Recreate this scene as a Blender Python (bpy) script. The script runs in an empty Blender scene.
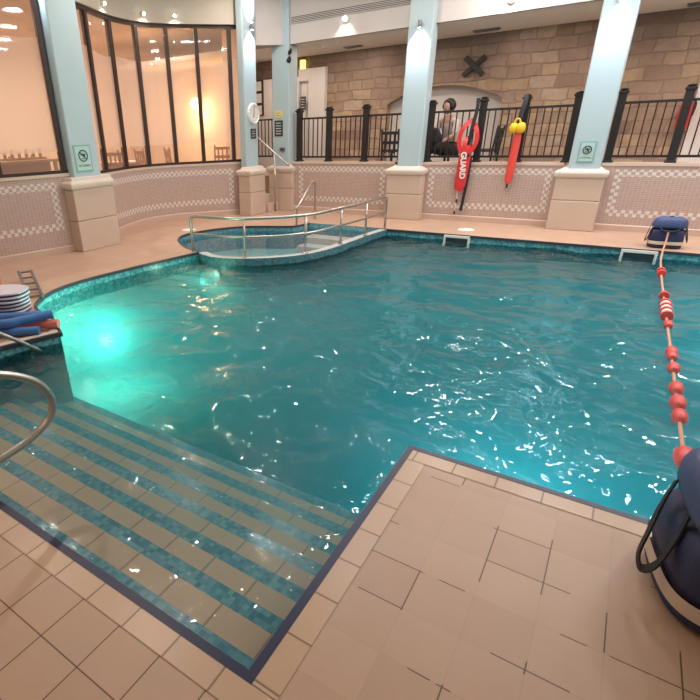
import bpy, bmesh, math, random
from mathutils import Vector, Matrix, noise, geometry
from bpy import context
random.seed(7)
S = context.scene
COL = S.collection
PI = math.pi
R = math.radians

# ------------------------------------------------------------------ materials
class NT:
    def __init__(s, name):
        s.mat = bpy.data.materials.new(name); s.mat.use_nodes = True
        s.t = s.mat.node_tree; s.bsdf = s.t.nodes['Principled BSDF']; s.out = s.t.nodes['Material Output']
    def n(s, kind, **kw):
        nd = s.t.nodes.new(kind)
        for k, v in kw.items(): setattr(nd, k, v)
        return nd
    def put(s, sock, v):
        if isinstance(v, bpy.types.NodeSocket): s.t.links.new(v, sock)
        elif v is not None: sock.default_value = v
    def m(s, op, a, b=None, c=None, clamp=False):
        nd = s.n('ShaderNodeMath', operation=op, use_clamp=clamp)
        s.put(nd.inputs[0], a); s.put(nd.inputs[1], b); s.put(nd.inputs[2], c)
        return nd.outputs[0]
    def mix(s, f, a, b):
        nd = s.n('ShaderNodeMix', data_type='RGBA'); s.put(nd.inputs[0], f)
        for i, v in ((6, a), (7, b)):
            s.put(nd.inputs[i], v if isinstance(v, bpy.types.NodeSocket) else (*v, 1))
        return nd.outputs[2]
    def xyz(s, src='Object'):
        tc = s.n('ShaderNodeTexCoord'); sp = s.n('ShaderNodeSeparateXYZ'); s.t.links.new(tc.outputs[src], sp.inputs[0])
        return tc.outputs[src], sp.outputs[0], sp.outputs[1], sp.outputs[2]
    def noise(s, vec, scale, detail=3, rough=.5, dist=0):
        nd = s.n('ShaderNodeTexNoise'); s.put(nd.inputs['Vector'], vec)
        nd.inputs['Scale'].default_value = scale; nd.inputs['Detail'].default_value = detail
        nd.inputs['Roughness'].default_value = rough; nd.inputs['Distortion'].default_value = dist
        return nd.outputs[0]
    def vec(s, x, y, z=0.0):
        nd = s.n('ShaderNodeCombineXYZ'); s.put(nd.inputs[0], x); s.put(nd.inputs[1], y); s.put(nd.inputs[2], z)
        return nd.outputs[0]
    def white(s, vec):
        nd = s.n('ShaderNodeTexWhiteNoise', noise_dimensions='3D'); s.put(nd.inputs['Vector'], vec)
        return nd.outputs[0]
    def ramp(s, fac, stops, mode='LINEAR'):
        nd = s.n('ShaderNodeValToRGB'); nd.color_ramp.interpolation = mode
        el = nd.color_ramp.elements
        while len(el) < len(stops): el.new(.5)
        for e, (p, c) in zip(el, stops): e.position = p; e.color = (*c, 1)
        s.put(nd.inputs[0], fac); return nd.outputs[0]
    def bump(s, h, strength=.3, dist=.01):
        nd = s.n('ShaderNodeBump'); nd.inputs['Strength'].default_value = strength; nd.inputs['Distance'].default_value = dist
        s.put(nd.inputs['Height'], h); s.t.links.new(nd.outputs[0], s.bsdf.inputs['Normal']); return nd.outputs[0]
    def base(s, col, rough=.5, metal=0.0):
        s.put(s.bsdf.inputs['Base Color'], col if isinstance(col, bpy.types.NodeSocket) else (*col, 1))
        s.put(s.bsdf.inputs['Roughness'], rough); s.put(s.bsdf.inputs['Metallic'], metal)
        return s.mat
    def grout(s, u, w):      # 1 in the joint of a unit cell coordinate
        f = s.m('FRACT', u); d = s.m('MINIMUM', f, s.m('SUBTRACT', 1.0, f)); return s.m('LESS_THAN', d, w)

def plain(name, col, rough=.5, metal=0.0, var=.08, scale=6, bump=0.0):
    k = NT(name); v, x, y, z = k.xyz(); n = k.noise(v, scale, 4)
    c = k.mix(n, tuple(a*(1-var) for a in col), tuple(min(1, a*(1+var)) for a in col))
    if bump: k.bump(k.noise(v, scale*8, 3), bump, .005)
    return k.base(c, rough, metal)

def emit(name, col, strength):
    k = NT(name); k.base(col, .4); k.put(k.bsdf.inputs['Emission Color'], (*col, 1)); k.bsdf.inputs['Emission Strength'].default_value = strength
    return k.mat

TS = .2025
def deck_mat():
    k = NT('deck_tiles'); v, x, y, z = k.xyz()
    u = k.m('DIVIDE', k.m('ADD', x, .5338+20*TS), TS); w = k.m('DIVIDE', k.m('ADD', y, -1.1155+40*TS), TS)
    g = k.m('MAXIMUM', k.grout(u, .012), k.grout(w, .012))
    # the grout is worn and filmed over in patches on the wet side
    patch = k.m('SMOOTHSTEP', .0, .0, .0) if False else k.noise(v, 3.1, 2, .5, .4)
    wear = k.m('MULTIPLY', k.m('GREATER_THAN', patch, .45), k.m('MULTIPLY', k.m('GREATER_THAN', x, -.62), k.m('LESS_THAN', x, 2.5)))
    far = k.m('MULTIPLY', k.m('GREATER_THAN', y, 2.6), .72)
    wear = k.m('MAXIMUM', k.m('MULTIPLY', wear, .93), far)
    g = k.m('MULTIPLY', g, k.m('SUBTRACT', 1.0, wear))
    r = k.white(k.vec(k.m('FLOOR', u), k.m('FLOOR', w)))
    n = k.noise(v, 9, 5, .6); n2 = k.noise(v, 1.3, 3)
    c = k.mix(r, (.50, .325, .235), (.55, .365, .265))
    c = k.mix(k.m('MULTIPLY', n, .35), c, (.42, .265, .175))
    c = k.mix(k.m('MULTIPLY', k.m('GREATER_THAN', n2, .6), .12), c, (.42, .34, .30))
    c = k.mix(g, c, (.13, .075, .04))
    k.bump(k.m('ADD', k.m('MULTIPLY', g, -1.0), k.m('MULTIPLY', n, .15)), .35, .003)
    ro = k.m('ADD', .24, k.m('MULTIPLY', n2, .35))
    return k.base(c, ro)

def coping_mat():
    k = NT('coping_tiles'); v, x, y, z = k.xyz('UV')
    u = k.m('DIVIDE', x, .2)
    g = k.grout(u, .02); r = k.white(k.vec(k.m('FLOOR', u), 3.0)); n = k.noise(v, 14, 4)
    c = k.mix(r, (.54, .36, .245), (.60, .40, .27)); c = k.mix(k.m('MULTIPLY', n, .25), c, (.46, .33, .24))
    c = k.mix(g, c, (.26, .16, .10)); k.bump(k.m('MULTIPLY', g, -1.0), .3, .003)
    return k.base(c, .32)

def dado_mat(name, u0, u1, v0, v1):
    # small pink mosaic with a double row of white checks framing the panel
    k = NT(name); v, x, y, z = k.xyz('UV')
    g = k.m('MAXIMUM', k.grout(k.m('DIVIDE', x, .052), .05), k.grout(k.m('DIVIDE', y, .026), .09))
    r = k.white(k.vec(k.m('FLOOR', k.m('DIVIDE', x, .052)), k.m('FLOOR', k.m('DIVIDE', y, .026))))
    c = k.mix(r, (.41, .285, .245), (.46, .33, .285))
    c = k.mix(g, c, (.56, .45, .40))
    B = .1
    inn = lambda a, lo, hi: k.m('MULTIPLY', k.m('GREATER_THAN', a, lo), k.m('LESS_THAN', a, hi))
    outer = k.m('MULTIPLY', inn(x, u0, u1), inn(y, v0, v1))
    inner = k.m('MULTIPLY', inn(x, u0+B, u1-B), inn(y, v0+B, v1-B))
    band = k.m('MULTIPLY', outer, k.m('SUBTRACT', 1.0, inner))
    cu = k.m('FLOOR', k.m('DIVIDE', k.m('SUBTRACT', x, u0), .05)); cv = k.m('FLOOR', k.m('DIVIDE', k.m('SUBTRACT', y, v0), .05))
    par = k.m('FLOORED_MODULO', k.m('ADD', cu, cv), 2.0)
    chk = k.m('MULTIPLY', band, k.m('GREATER_THAN', par, .5))
    c = k.mix(chk, c, (.68, .61, .56))
    k.bump(k.m('MULTIPLY', g, -1.0), .2, .002)
    return k.base(c, .35)

def mosaic_mat(name, a, b, c3, cell=.028, rough=.25):
    k = NT(name); v, x, y, z = k.xyz()
    fl = lambda q: k.m('FLOOR', k.m('ADD', k.m('DIVIDE', q, cell), .37))
    r = k.white(k.vec(fl(x), fl(y), fl(z)))
    return k.base(k.ramp(r, [(0, a), (.5, b), (1, c3)]), rough)

def stone_mat():
    k = NT('sandstone_blocks'); v, x, y, z = k.xyz()
    dis = k.noise(v, 1.6, 3)
    sx = k.m('ADD', x, k.m('MULTIPLY', dis, .22)); sz = k.m('ADD', z, k.m('MULTIPLY', k.noise(v, 2.3, 2), .10))
    br = k.n('ShaderNodeTexBrick', offset=.43, offset_frequency=2, squash=.66, squash_frequency=3)
    k.put(br.inputs['Vector'], k.vec(sx, sz)); br.inputs['Scale'].default_value = 1
    br.inputs['Brick Width'].default_value = .44; br.inputs['Row Height'].default_value = .20
    br.inputs['Mortar Size'].default_value = .011; br.inputs['Mortar Smooth'].default_value = .4
    br.inputs['Color1'].default_value = (0, 0, 0, 1); br.inputs['Color2'].default_value = (1, 1, 1, 1); br.inputs['Mortar'].default_value = (.45, .45, .45, 1)
    c = k.ramp(br.outputs[0], [(0, (.26, .16, .12)), (.25, (.46, .33, .23)), (.5, (.40, .28, .22)), (.75, (.60, .42, .25)), (1, (.54, .43, .35))])
    n = k.noise(v, 5, 6, .65); n2 = k.noise(v, 1.1, 4, .6)
    c = k.mix(k.m('MULTIPLY', k.m('SUBTRACT', n, .3), 1.5, clamp=True), c, (.22, .14, .11)); c = k.mix(k.m('MULTIPLY', k.m('SUBTRACT', n2, .45), 2.0, clamp=True), c, (.50, .36, .28))
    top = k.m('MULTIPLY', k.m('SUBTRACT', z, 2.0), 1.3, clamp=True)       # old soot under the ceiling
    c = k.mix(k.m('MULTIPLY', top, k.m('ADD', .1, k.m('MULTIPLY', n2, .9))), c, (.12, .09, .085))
    c = k.mix(k.m('MULTIPLY', br.outputs['Fac'], .22), c, (.16, .11, .085))
    h = k.m('SUBTRACT', k.m('MULTIPLY', n, 1.6), k.m('MULTIPLY', br.outputs['Fac'], .6)); k.bump(h, .9, .04)
    return k.base(c, .85)

def thin_glass(name, tint=(1, 1, 1), film=0.0, film_top=None):
    k = NT(name); t = k.t; v, x, y, z = k.xyz()
    tr = k.n('ShaderNodeBsdfTransparent'); tr.inputs[0].default_value = (*tint, 1)
    gl = k.n('ShaderNodeBsdfGlossy'); gl.inputs['Roughness'].default_value = .03
    fr = k.n('ShaderNodeFresnel'); fr.inputs[0].default_value = 1.5
    body = tr.outputs[0]
    if film:
        df = k.n('ShaderNodeBsdfDiffuse'); df.inputs[0].default_value = (.80, .68, .64, 1)
        tl = k.n('ShaderNodeBsdfTranslucent'); tl.inputs[0].default_value = (.92, .78, .70, 1)
        a = k.n('ShaderNodeMixShader'); a.inputs[0].default_value = .6
        t.links.new(df.outputs[0], a.inputs[1]); t.links.new(tl.outputs[0], a.inputs[2])
        edge = k.m('ADD', film_top, k.m('MULTIPLY', k.noise(v, .9, 1), .25))
        lo = k.m('MULTIPLY', k.m('LESS_THAN', z, edge), k.m('GREATER_THAN', z, 1.42))
        fade = k.m('MULTIPLY', lo, film)
        fade = k.m('MAXIMUM', fade, film*.35)
        b = k.n('ShaderNodeMixShader'); k.put(b.inputs[0], fade)
        t.links.new(tr.outputs[0], b.inputs[1]); t.links.new(a.outputs[0], b.inputs[2]); body = b.outputs[0]
    mx = k.n('ShaderNodeMixShader'); t.links.new(fr.outputs[0], mx.inputs[0]); t.links.new(body, mx.inputs[1]); t.links.new(gl.outputs[0], mx.inputs[2])
    t.links.new(mx.outputs[0], k.out.inputs[0]); return k.mat

def water_mat(name, absorb, dens, bumpk, scat=0):
    k = NT(name); t = k.t; v, x, y, z = k.xyz()
    w1 = k.noise(v, 3.2, 2, .5, .6); w2 = k.noise(v, 9, 2, .5, .3)
    h = k.m('ADD', w1, k.m('MULTIPLY', w2, .22))
    b = k.n('ShaderNodeBump'); b.inputs['Strength'].default_value = 1; b.inputs['Distance'].default_value = bumpk; k.put(b.inputs['Height'], h)
    tr = k.n('ShaderNodeBsdfTransparent'); tr.inputs[0].default_value = (1, 1, 1, 1)
    gl = k.n('ShaderNodeBsdfGlossy'); gl.inputs['Roughness'].default_value = .025
    fr = k.n('ShaderNodeFresnel'); fr.inputs[0].default_value = 1.33
    t.links.new(b.outputs[0], gl.inputs['Normal']); t.links.new(b.outputs[0], fr.inputs['Normal'])
    geo = k.n('ShaderNodeNewGeometry')
    f = k.m('MULTIPLY', fr.outputs[0], k.m('SUBTRACT', 1.0, geo.outputs['Backfacing']))
    mx = k.n('ShaderNodeMixShader'); k.put(mx.inputs[0], f)
    t.links.new(tr.outputs[0], mx.inputs[1]); t.links.new(gl.outputs[0], mx.inputs[2]); t.links.new(mx.outputs[0], k.out.inputs[0])
    va = k.n('ShaderNodeVolumeAbsorption'); va.inputs[0].default_value = (*absorb, 1); va.inputs[1].default_value = dens
    vo = va.outputs[0]
    if scat:
        vs = k.n('ShaderNodeVolumeScatter'); vs.inputs[0].default_value = (.12, .86, 1.0, 1); vs.inputs['Density'].default_value = scat; vs.inputs['Anisotropy'].default_value = 0
        ad = k.n('ShaderNodeAddShader'); t.links.new(va.outputs[0], ad.inputs[0]); t.links.new(vs.outputs[0], ad.inputs[1]); vo = ad.outputs[0]
    t.links.new(vo, k.out.inputs[1]); return k.mat

M = {}
M['deck'] = deck_mat(); M['coping'] = coping_mat()
M['navy'] = plain('navy_edge_tile', (.008, .012, .06), .4)
M['navyfar'] = plain('dark_edge_tile', (.04, .045, .06), .4)
M['cream'] = plain('cream_plaster', (.58, .52, .44), .8, var=.03)
M['fascia'] = plain('white_plaster', (.60, .55, .53), .8, var=.03)
M['ceil'] = plain('ceiling_paint', (.72, .68, .63), .85, var=.03)
M['bluepaint'] = plain('pale_blue_paint', (.42, .53, .57), .55, var=.04, scale=3)
M['pedestal'] = plain('pedestal_stone', (.56, .43, .345), .55, var=.06, scale=4)
M['mould'] = plain('pedestal_moulding', (.66, .56, .49), .5, var=.04)
M['capstone'] = plain('ledge_stone', (.60, .47, .38), .5, var=.06)
M['skirt'] = plain('skirting_tile', (.56, .40, .32), .4, var=.06)
M['brown'] = plain('dark_brown_wood', (.035, .016, .013), .4)
M['fence'] = plain('black_brown_railing', (.012, .008, .008), .5)
M['steel'] = plain('brushed_steel', (.50, .47, .43), .34, 1.0, var=.1)
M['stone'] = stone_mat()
M['white'] = plain('white_plastic', (.75, .74, .70), .4, var=.03)
M['whitewall'] = plain('white_wall_paint', (.72, .68, .66), .8, var=.03)
M['black'] = plain('black_plastic', (.015, .015, .017), .45)
M['slate'] = plain('slate_sign', (.035, .045, .055), .4)
M['grey'] = plain('grey_metal', (.22, .22, .23), .4, .6)
M['slot'] = plain('dark_slot', (.03, .028, .028), .7)
M['pooltile'] = mosaic_mat('pool_wall_mosaic', (.03, .22, .27), (.07, .34, .40), (.16, .50, .53))
M['nosing'] = mosaic_mat('step_edge_mosaic', (.025, .12, .17), (.05, .19, .24), (.11, .27, .31), .024)
M['plungetile'] = mosaic_mat('plunge_mosaic', (.10, .24, .30), (.16, .33, .38), (.24, .42, .47), .03)
def poolwall():
    k = NT('pool_wall_tile'); v, x, y, z = k.xyz(); cell = .028
    fl = lambda q: k.m('FLOOR', k.m('ADD', k.m('DIVIDE', q, cell), .37))
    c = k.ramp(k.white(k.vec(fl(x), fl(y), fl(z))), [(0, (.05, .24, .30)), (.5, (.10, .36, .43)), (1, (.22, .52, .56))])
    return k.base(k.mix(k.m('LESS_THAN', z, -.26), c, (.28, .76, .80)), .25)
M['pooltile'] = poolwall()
def floor_tile(name, c1, c2, gc, s):
    k = NT(name); v, x, y, z = k.xyz(); g = k.m('MAXIMUM', k.grout(k.m('DIVIDE', k.m('ADD', x, 10.0), s), .02), k.grout(k.m('DIVIDE', k.m('ADD', y, 10.0), s*2.02), .012))
    r = k.white(k.vec(k.m('FLOOR', k.m('DIVIDE', k.m('ADD', x, 10.0), s)), k.m('FLOOR', k.m('DIVIDE', y, s*2.02))))
    c = k.mix(r, c1, c2); c = k.mix(k.m('MULTIPLY', k.noise(v, 3, 3), .3), c, tuple(a*.8 for a in c1))
    return k.base(k.mix(g, c, gc), .35)
M['tread'] = floor_tile('beige_step_tile', (.38, .27, .175), (.41, .295, .19), (.17, .12, .08), .25)
M['poolfloor'] = floor_tile('aqua_floor_tile', (.30, .84, .90), (.34, .88, .94), (.28, .80, .86), .3)
M['plungefloor'] = plain('plunge_floor_tile', (.50, .51, .50), .4, var=.15, scale=14)
M['water'] = water_mat('pool_water', (.01, .87, .985), .52, .032, .46)
M['water2'] = water_mat('plunge_water', (.45, .85, .9), .3, .008)
M['glass'] = thin_glass('window_glass', (1, .99, .97), .6, 2.72)
M['cafe_wall'] = plain('lounge_peach_wall', (.80, .66, .54), .8, var=.05, scale=1)
M['cafe_floor'] = plain('lounge_floor', (.35, .22, .14), .5)
M['wood'] = plain('orange_wood', (.42, .19, .07), .45, var=.25, scale=12)
M['navycloth'] = plain('navy_nylon', (.018, .026, .09), .6, var=.35, scale=9, bump=.3)
M['bluecloth'] = plain('blue_nylon', (.05, .075, .19), .6, var=.3, scale=9, bump=.3)
M['beigetape'] = plain('beige_webbing', (.62, .52, .42), .6)
M['blackweb'] = plain('black_webbing', (.012, .012, .016), .6)
M['redfoam'] = plain('red_vinyl', (.62, .03, .035), .4)
M['redfloat'] = plain('red_float_plastic', (.72, .07, .06), .38)
M['whitefloat'] = plain('white_float_plastic', (.78, .70, .66), .4)
M['rope'] = plain('orange_pink_rope', (.62, .30, .20), .7, var=.3, scale=60)
M['yellow'] = plain('yellow_foam', (.80, .50, .02), .5)
M['bluefoam'] = plain('blue_foam', (.05, .17, .46), .6)
M['pinkfoam'] = plain('coral_foam', (.72, .20, .16), .6)
M['boardwhite'] = plain('pale_lilac_board', (.60, .58, .66), .4)
M['boardnavy'] = plain('navy_board_edge', (.03, .04, .12), .5)
M['orange'] = plain('orange_foam', (.80, .18, .05), .5)
M['skin'] = plain('skin', (.42, .24, .17), .5, var=.05)
M['hair'] = plain('dark_hair', (.012, .009, .008), .6)
M['darkcloth'] = plain('dark_clothes', (.018, .018, .022), .8)
M['paletop'] = plain('pale_top', (.50, .42, .38), .8)
M['signplate'] = plain('pale_green_sign', (.42, .60, .57), .35, var=.03)
M['signframe'] = plain('green_sign_border', (.24, .42, .41), .35, var=.03)
M['ink'] = plain('sign_ink', (.02, .03, .035), .5)
M['paper'] = plain('white_paper', (.75, .72, .70), .6)
M['yellownotice'] = plain('yellow_notice', (.70, .62, .25), .5)
M['lamp'] = emit('lamp_glow', (1, .93, .86), 30)
M['lampcool'] = emit('cool_lamp_glow', (.86, .92, 1), 30)
M['lampwarm'] = emit('warm_lamp_glow', (1, .62, .25), 14)

# ------------------------------------------------------------------ mesh helpers
class MB:
    def __init__(s): s.bm = bmesh.new(); s.uv = None
    def box(s, x0, x1, y0, y1, z0, z1, mat=None):
        vs = [s.bm.verts.new(Vector(p)) for p in ((x0,y0,z0),(x1,y0,z0),(x1,y1,z0),(x0,y1,z0),(x0,y0,z1),(x1,y0,z1),(x1,y1,z1),(x0,y1,z1))]
        if mat is not None:
            for v in vs: v.co = mat @ v.co
        for f in ((3,2,1,0),(4,5,6,7),(0,1,5,4),(1,2,6,5),(2,3,7,6),(3,0,4,7)): s.bm.faces.new([vs[i] for i in f])
        return s
    def tube(s, pts, r, seg=10, cap=True):
        pts = [Vector(p) for p in pts]; rings = []; up = None
        for i, p in enumerate(pts):
            t = ((pts[min(i+1, len(pts)-1)]-pts[max(i-1, 0)])).normalized()
            if up is None: up = Vector((0,0,1)) if abs(t.z) < .9 else Vector((1,0,0))
            a = t.cross(up).normalized(); up = a.cross(t).normalized()
            rr = r[i] if isinstance(r, (list, tuple)) else r
            rings.append([s.bm.verts.new(p+(a*math.cos(2*PI*k/seg)+up*math.sin(2*PI*k/seg))*rr) for k in range(seg)])
        for A, B in zip(rings, rings[1:]):
            for k in range(seg): s.bm.faces.new((A[k], A[(k+1)%seg], B[(k+1)%seg], B[k]))
        if cap: s.bm.faces.new(rings[0][::-1]); s.bm.faces.new(rings[-1])
        return s
    def lathe(s, prof, c=(0,0,0), axis=None, seg=24):      # prof: (r, h)
        rot = Matrix.Identity(3) if axis is None else Vector((0,0,1)).rotation_difference(Vector(axis).normalized()).to_matrix()
        c = Vector(c); rings = []
        for r_, h in prof: rings.append([s.bm.verts.new(c+rot @ Vector((max(r_, 1e-4)*math.cos(2*PI*k/seg), max(r_, 1e-4)*math.sin(2*PI*k/seg), h))) for k in range(seg)])
        for A, B in zip(rings, rings[1:]):
            for k in range(seg): s.bm.faces.new((A[k], A[(k+1)%seg], B[(k+1)%seg], B[k]))
        s.bm.faces.new(rings[0][::-1]); s.bm.faces.new(rings[-1]); return s
    def prism(s, poly, z0, z1, top=True, bot=True):
        a = [s.bm.verts.new((x, y, z0)) for x, y in poly]; b = [s.bm.verts.new((x, y, z1)) for x, y in poly]; n = len(poly)
        for i in range(n): s.bm.faces.new((a[i], a[(i+1)%n], b[(i+1)%n], b[i]))
        if top: s.bm.faces.new(b)
        if bot: s.bm.faces.new(a[::-1])
        return s
    def poly(s, pts): s.bm.faces.new([s.bm.verts.new(p) for p in pts]); return s
    def strip(s, A, B, uA=None):                              # quads between two point rows
        a = [s.bm.verts.new(p) for p in A]; b = [s.bm.verts.new(p) for p in B]
        for i in range(len(a)-1): s.bm.faces.new((a[i], a[i+1], b[i+1], b[i]))
        return s
    def xf(s, m):
        for v in s.bm.verts: v.co = m @ v.co
        return s
    def build(s, name, m, parent=None, smooth=False, bevel=0, sub=0, loc=None, norm=True):
        if norm: bmesh.ops.recalc_face_normals(s.bm, faces=s.bm.faces)
        me = bpy.data.meshes.new(name); s.bm.to_mesh(me); s.bm.free()
        me.materials.append(m)
        o = bpy.data.objects.new(name, me); COL.objects.link(o)
        if smooth:
            for p in me.polygons: p.use_smooth = True
            if smooth == 'auto': me.set_sharp_from_angle(angle=R(40))
        if bevel:
            b = o.modifiers.new('bevel', 'BEVEL'); b.width = bevel; b.segments = 2; b.limit_method = 'ANGLE'
        if sub: q = o.modifiers.new('sub', 'SUBSURF'); q.levels = sub; q.render_levels = sub
        if parent: o.parent = parent
        if loc is not None: o.location = loc
        return o
def tag(o, label, cat, group=None, kind=None):
    o['label'] = label; o['category'] = cat
    if group: o['group'] = group
    if kind: o['kind'] = kind
    return o
def thing(name, label, cat, loc=(0,0,0), rz=0, group=None):
    o = bpy.data.objects.new(name, None); COL.objects.link(o); o.location = loc; o.rotation_euler = (0,0,rz); o.empty_display_size = .1
    return tag(o, label, cat, group)
def struct(o, label, cat='structure'): return tag(o, label, cat, kind='structure')
def smoothpath(pts, n=8, closed=False):
    P = [Vector((*p, 0)[:3]) if len(p) == 2 else Vector(p) for p in pts]; out = []; N = len(P)
    for i in range(N if closed else N-1):
        g = lambda j: P[j % N] if closed else P[min(max(j, 0), N-1)]
        a, b, c, d = g(i-1), g(i), g(i+1), g(i+2)
        for k in range(n):
            t = k/n
            out.append(.5*((2*b)+(-a+c)*t+(2*a-5*b+4*c-d)*t*t+(-a+3*b-3*c+d)*t**3))
    if not closed: out.append(P[-1])
    return out
def cumlen(P):
    L = [0]
    for a, b in zip(P, P[1:]): L.append(L[-1]+(Vector(b)-Vector(a)).length)
    return L
def offset(P, d):     # to the left of the path direction
    out = []
    for i, p in enumerate(P):
        t = (P[min(i+1, len(P)-1)]-P[max(i-1, 0)]).normalized(); out.append(p+Vector((-t.y, t.x, 0))*d)
    return out
def text_obj(txt, size, m, parent, mat, name='lettering', depth=.001, bold=0):
    cu = bpy.data.curves.new(name, 'FONT'); cu.body = txt; cu.size = size; cu.extrude = depth; cu.offset = bold; cu.align_x = 'CENTER'; cu.align_y = 'CENTER'
    tmp = bpy.data.objects.new('tmp', cu); COL.objects.link(tmp)
    dg = context.evaluated_depsgraph_get(); me = bpy.data.meshes.new_from_object(tmp.evaluated_get(dg))
    bpy.data.objects.remove(tmp); o = bpy.data.objects.new(name, me); COL.objects.link(o); me.materials.clear(); me.materials.append(m)
    me.transform(mat); o.parent = parent; return o

# ------------------------------------------------------------------ camera (level world, photo cropped to its right side: lens shift)
yaw, pitch, roll, F = -.6310, .4278, .0359, 496.16
fwd = Vector((math.sin(yaw)*math.cos(pitch), math.cos(yaw)*math.cos(pitch), -math.sin(pitch)))
rt = Vector((math.cos(yaw), -math.sin(yaw), 0)); dn = fwd.cross(rt)
cx = rt*math.cos(roll)+dn*math.sin(roll); cyd = -rt*math.sin(roll)+dn*math.cos(roll)
cam = bpy.data.objects.new('camera', bpy.data.cameras.new('camera')); COL.objects.link(cam)
m4 = Matrix((cx, -cyd, -fwd)).transposed().to_4x4(); m4.translation = Vector((0, 0, 1.6)); cam.matrix_world = m4
cam.data.sensor_width = 36; cam.data.sensor_fit = 'HORIZONTAL'; cam.data.lens = F/700*36
cam.data.shift_x = (350-252.69)/700; cam.data.shift_y = (357.88-350)/700; cam.data.clip_start = .05
S.camera = cam

# ------------------------------------------------------------------ pool outlines
V2 = lambda L: [Vector((x, y, 0)) for x, y in L]
WZ = -.10                    # water level
left_curve = smoothpath([(-4.32,2.58),(-4.62,2.62),(-4.91,2.79),(-5.14,3.14),(-5.22,3.56),(-5.18,4.13),(-5.08,4.82),(-4.96,5.5)], 6)
plunge_curve = smoothpath([(-4.96,5.5),(-5.17,5.57),(-5.44,5.70),(-5.85,6.02),(-6.09,6.40),(-6.06,6.85),(-5.88,7.26),(-5.56,7.63),(-4.97,7.9),(-4.78,8.05),(-4.70,8.38)], 6)
div_front = smoothpath([(-4.96,5.5),(-4.75,5.40),(-4.48,5.37),(-4.08,5.50),(-3.73,5.76),(-3.46,6.13),(-3.33,6.58),(-3.28,7.12),(-3.24,7.75),(-3.16,8.38)], 6)
main_front = V2([(-.63,2.305),(-.63,.79),(-4.03,.79),(-4.03,1.9),(-3.88,2.37)])
hole = V2([(4.2,8.38),(4.2,2.305)]) + main_front + left_curve + plunge_curve[1:] + V2([(-4.07,8.42)])
main_poly = V2([(4.2,8.38),(4.2,2.305)]) + main_front + left_curve + div_front[1:]
plunge_poly = plunge_curve + V2([(-4.07,8.42)]) + div_front[::-1][:-1]

def sheet(name, outer, holes, z, m):
    bm = bmesh.new(); ed = []
    for loop in [outer]+holes:
        vs = [bm.verts.new((p.x, p.y, z)) for p in loop]
        ed += [bm.edges.new((vs[i], vs[(i+1) % len(vs)])) for i in range(len(vs))]
    bmesh.ops.triangle_fill(bm, use_beauty=True, use_dissolve=False, edges=ed)
    for f in bm.faces:
        if f.normal.z < 0: f.normal_flip()
    me = bpy.data.meshes.new(name); bm.to_mesh(me); bm.free(); me.materials.append(m)
    o = bpy.data.objects.new(name, me); COL.objects.link(o); return o
deck = sheet('floor', V2([(-8.9,-2.6),(4.6,-2.6),(4.6,9.72),(-8.9,9.72)]), [hole], 0, M['deck'])
struct(deck, 'pinkish beige square tiled deck around the pool', 'floor')

# pool shell: walls down to the floor
def wallring(name, poly, z0, z1, m, closed=True, label=None):
    b = MB(); P = poly+[poly[0]] if closed else poly
    b.strip([(p.x,p.y,z0) for p in P], [(p.x,p.y,z1) for p in P]); o = b.build(name, m, norm=False); struct(o, label, 'pool wall'); return o
FZ = -1.15
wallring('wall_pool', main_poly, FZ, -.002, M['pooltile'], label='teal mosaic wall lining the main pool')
o = sheet('floor_pool', main_poly, [], FZ, M['poolfloor']); struct(o, 'aqua tiled bottom of the main pool', 'pool floor')
wallring('wall_plunge', plunge_poly, -.42, -.002, M['plungetile'], label='blue grey mosaic wall lining the small round pool')
o = sheet('floor_plunge', plunge_poly, [], -.42, M['plungefloor']); struct(o, 'pale grey floor of the small round pool', 'pool floor')
# divider kerb between the pools
din = offset(div_front, .15)
b = MB(); n = len(div_front)
b.strip([(p.x,p.y,-.012) for p in div_front], [(p.x,p.y,-.012) for p in din]); struct(b.build('trim_divider', M['plungefloor'], norm=False), 'pale curved kerb top between the two pools', 'kerb')
b = MB(); b.strip([(p.x,p.y,-.42) for p in din], [(p.x,p.y,-.012) for p in din]); struct(b.build('wall_divider', M['plungetile'], norm=False), 'mosaic inner face of the curved kerb', 'kerb')
# steps inside the small pool
for i, (zz, y0) in enumerate(((-.20, 8.08), (-.31, 7.8))):
    b = MB(); b.box(-4.62, -3.34, y0, 8.40 if i == 0 else 8.08, -.42, zz); struct(b.build('trim_%d' % (i+7), M['plungefloor'], bevel=.006), 'submerged step at the far end of the small round pool', 'step')

# navy / dark edging tile and coping strip
def edging(name, path, w0, w1, z0, z1, m, label, uv=False, closed=False):
    A = offset(path, w0); B = offset(path, w1)
    if not uv:
        b = MB(); n = len(A)
        ring = lambda i: [(A[i].x,A[i].y,z0),(A[i].x,A[i].y,z1),(B[i].x,B[i].y,z1),(B[i].x,B[i].y,z0)]
        rs = [[b.bm.verts.new(p) for p in ring(i)] for i in range(n)]
        for p, q in zip(rs, rs[1:]):
            for j in range(4): b.bm.faces.new((p[j], p[(j+1)%4], q[(j+1)%4], q[j]))
        b.bm.faces.new(rs[0]); b.bm.faces.new(rs[-1][::-1])
        return struct(b.build(name, m), label, 'edging')
    L = cumlen(path); b = MB(); b.strip([(p.x,p.y,z1) for p in A], [(p.x,p.y,z1) for p in B]); o = b.build(name, m, norm=False)
    lay = o.data.uv_layers.new(name='UVMap'); vi = {i: L[i % len(path)] for i in range(2*len(path))}
    for lp in o.data.loops: lay.data[lp.index].uv = (vi[lp.vertex_index], 0)
    return struct(o, label, 'edging')
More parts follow.
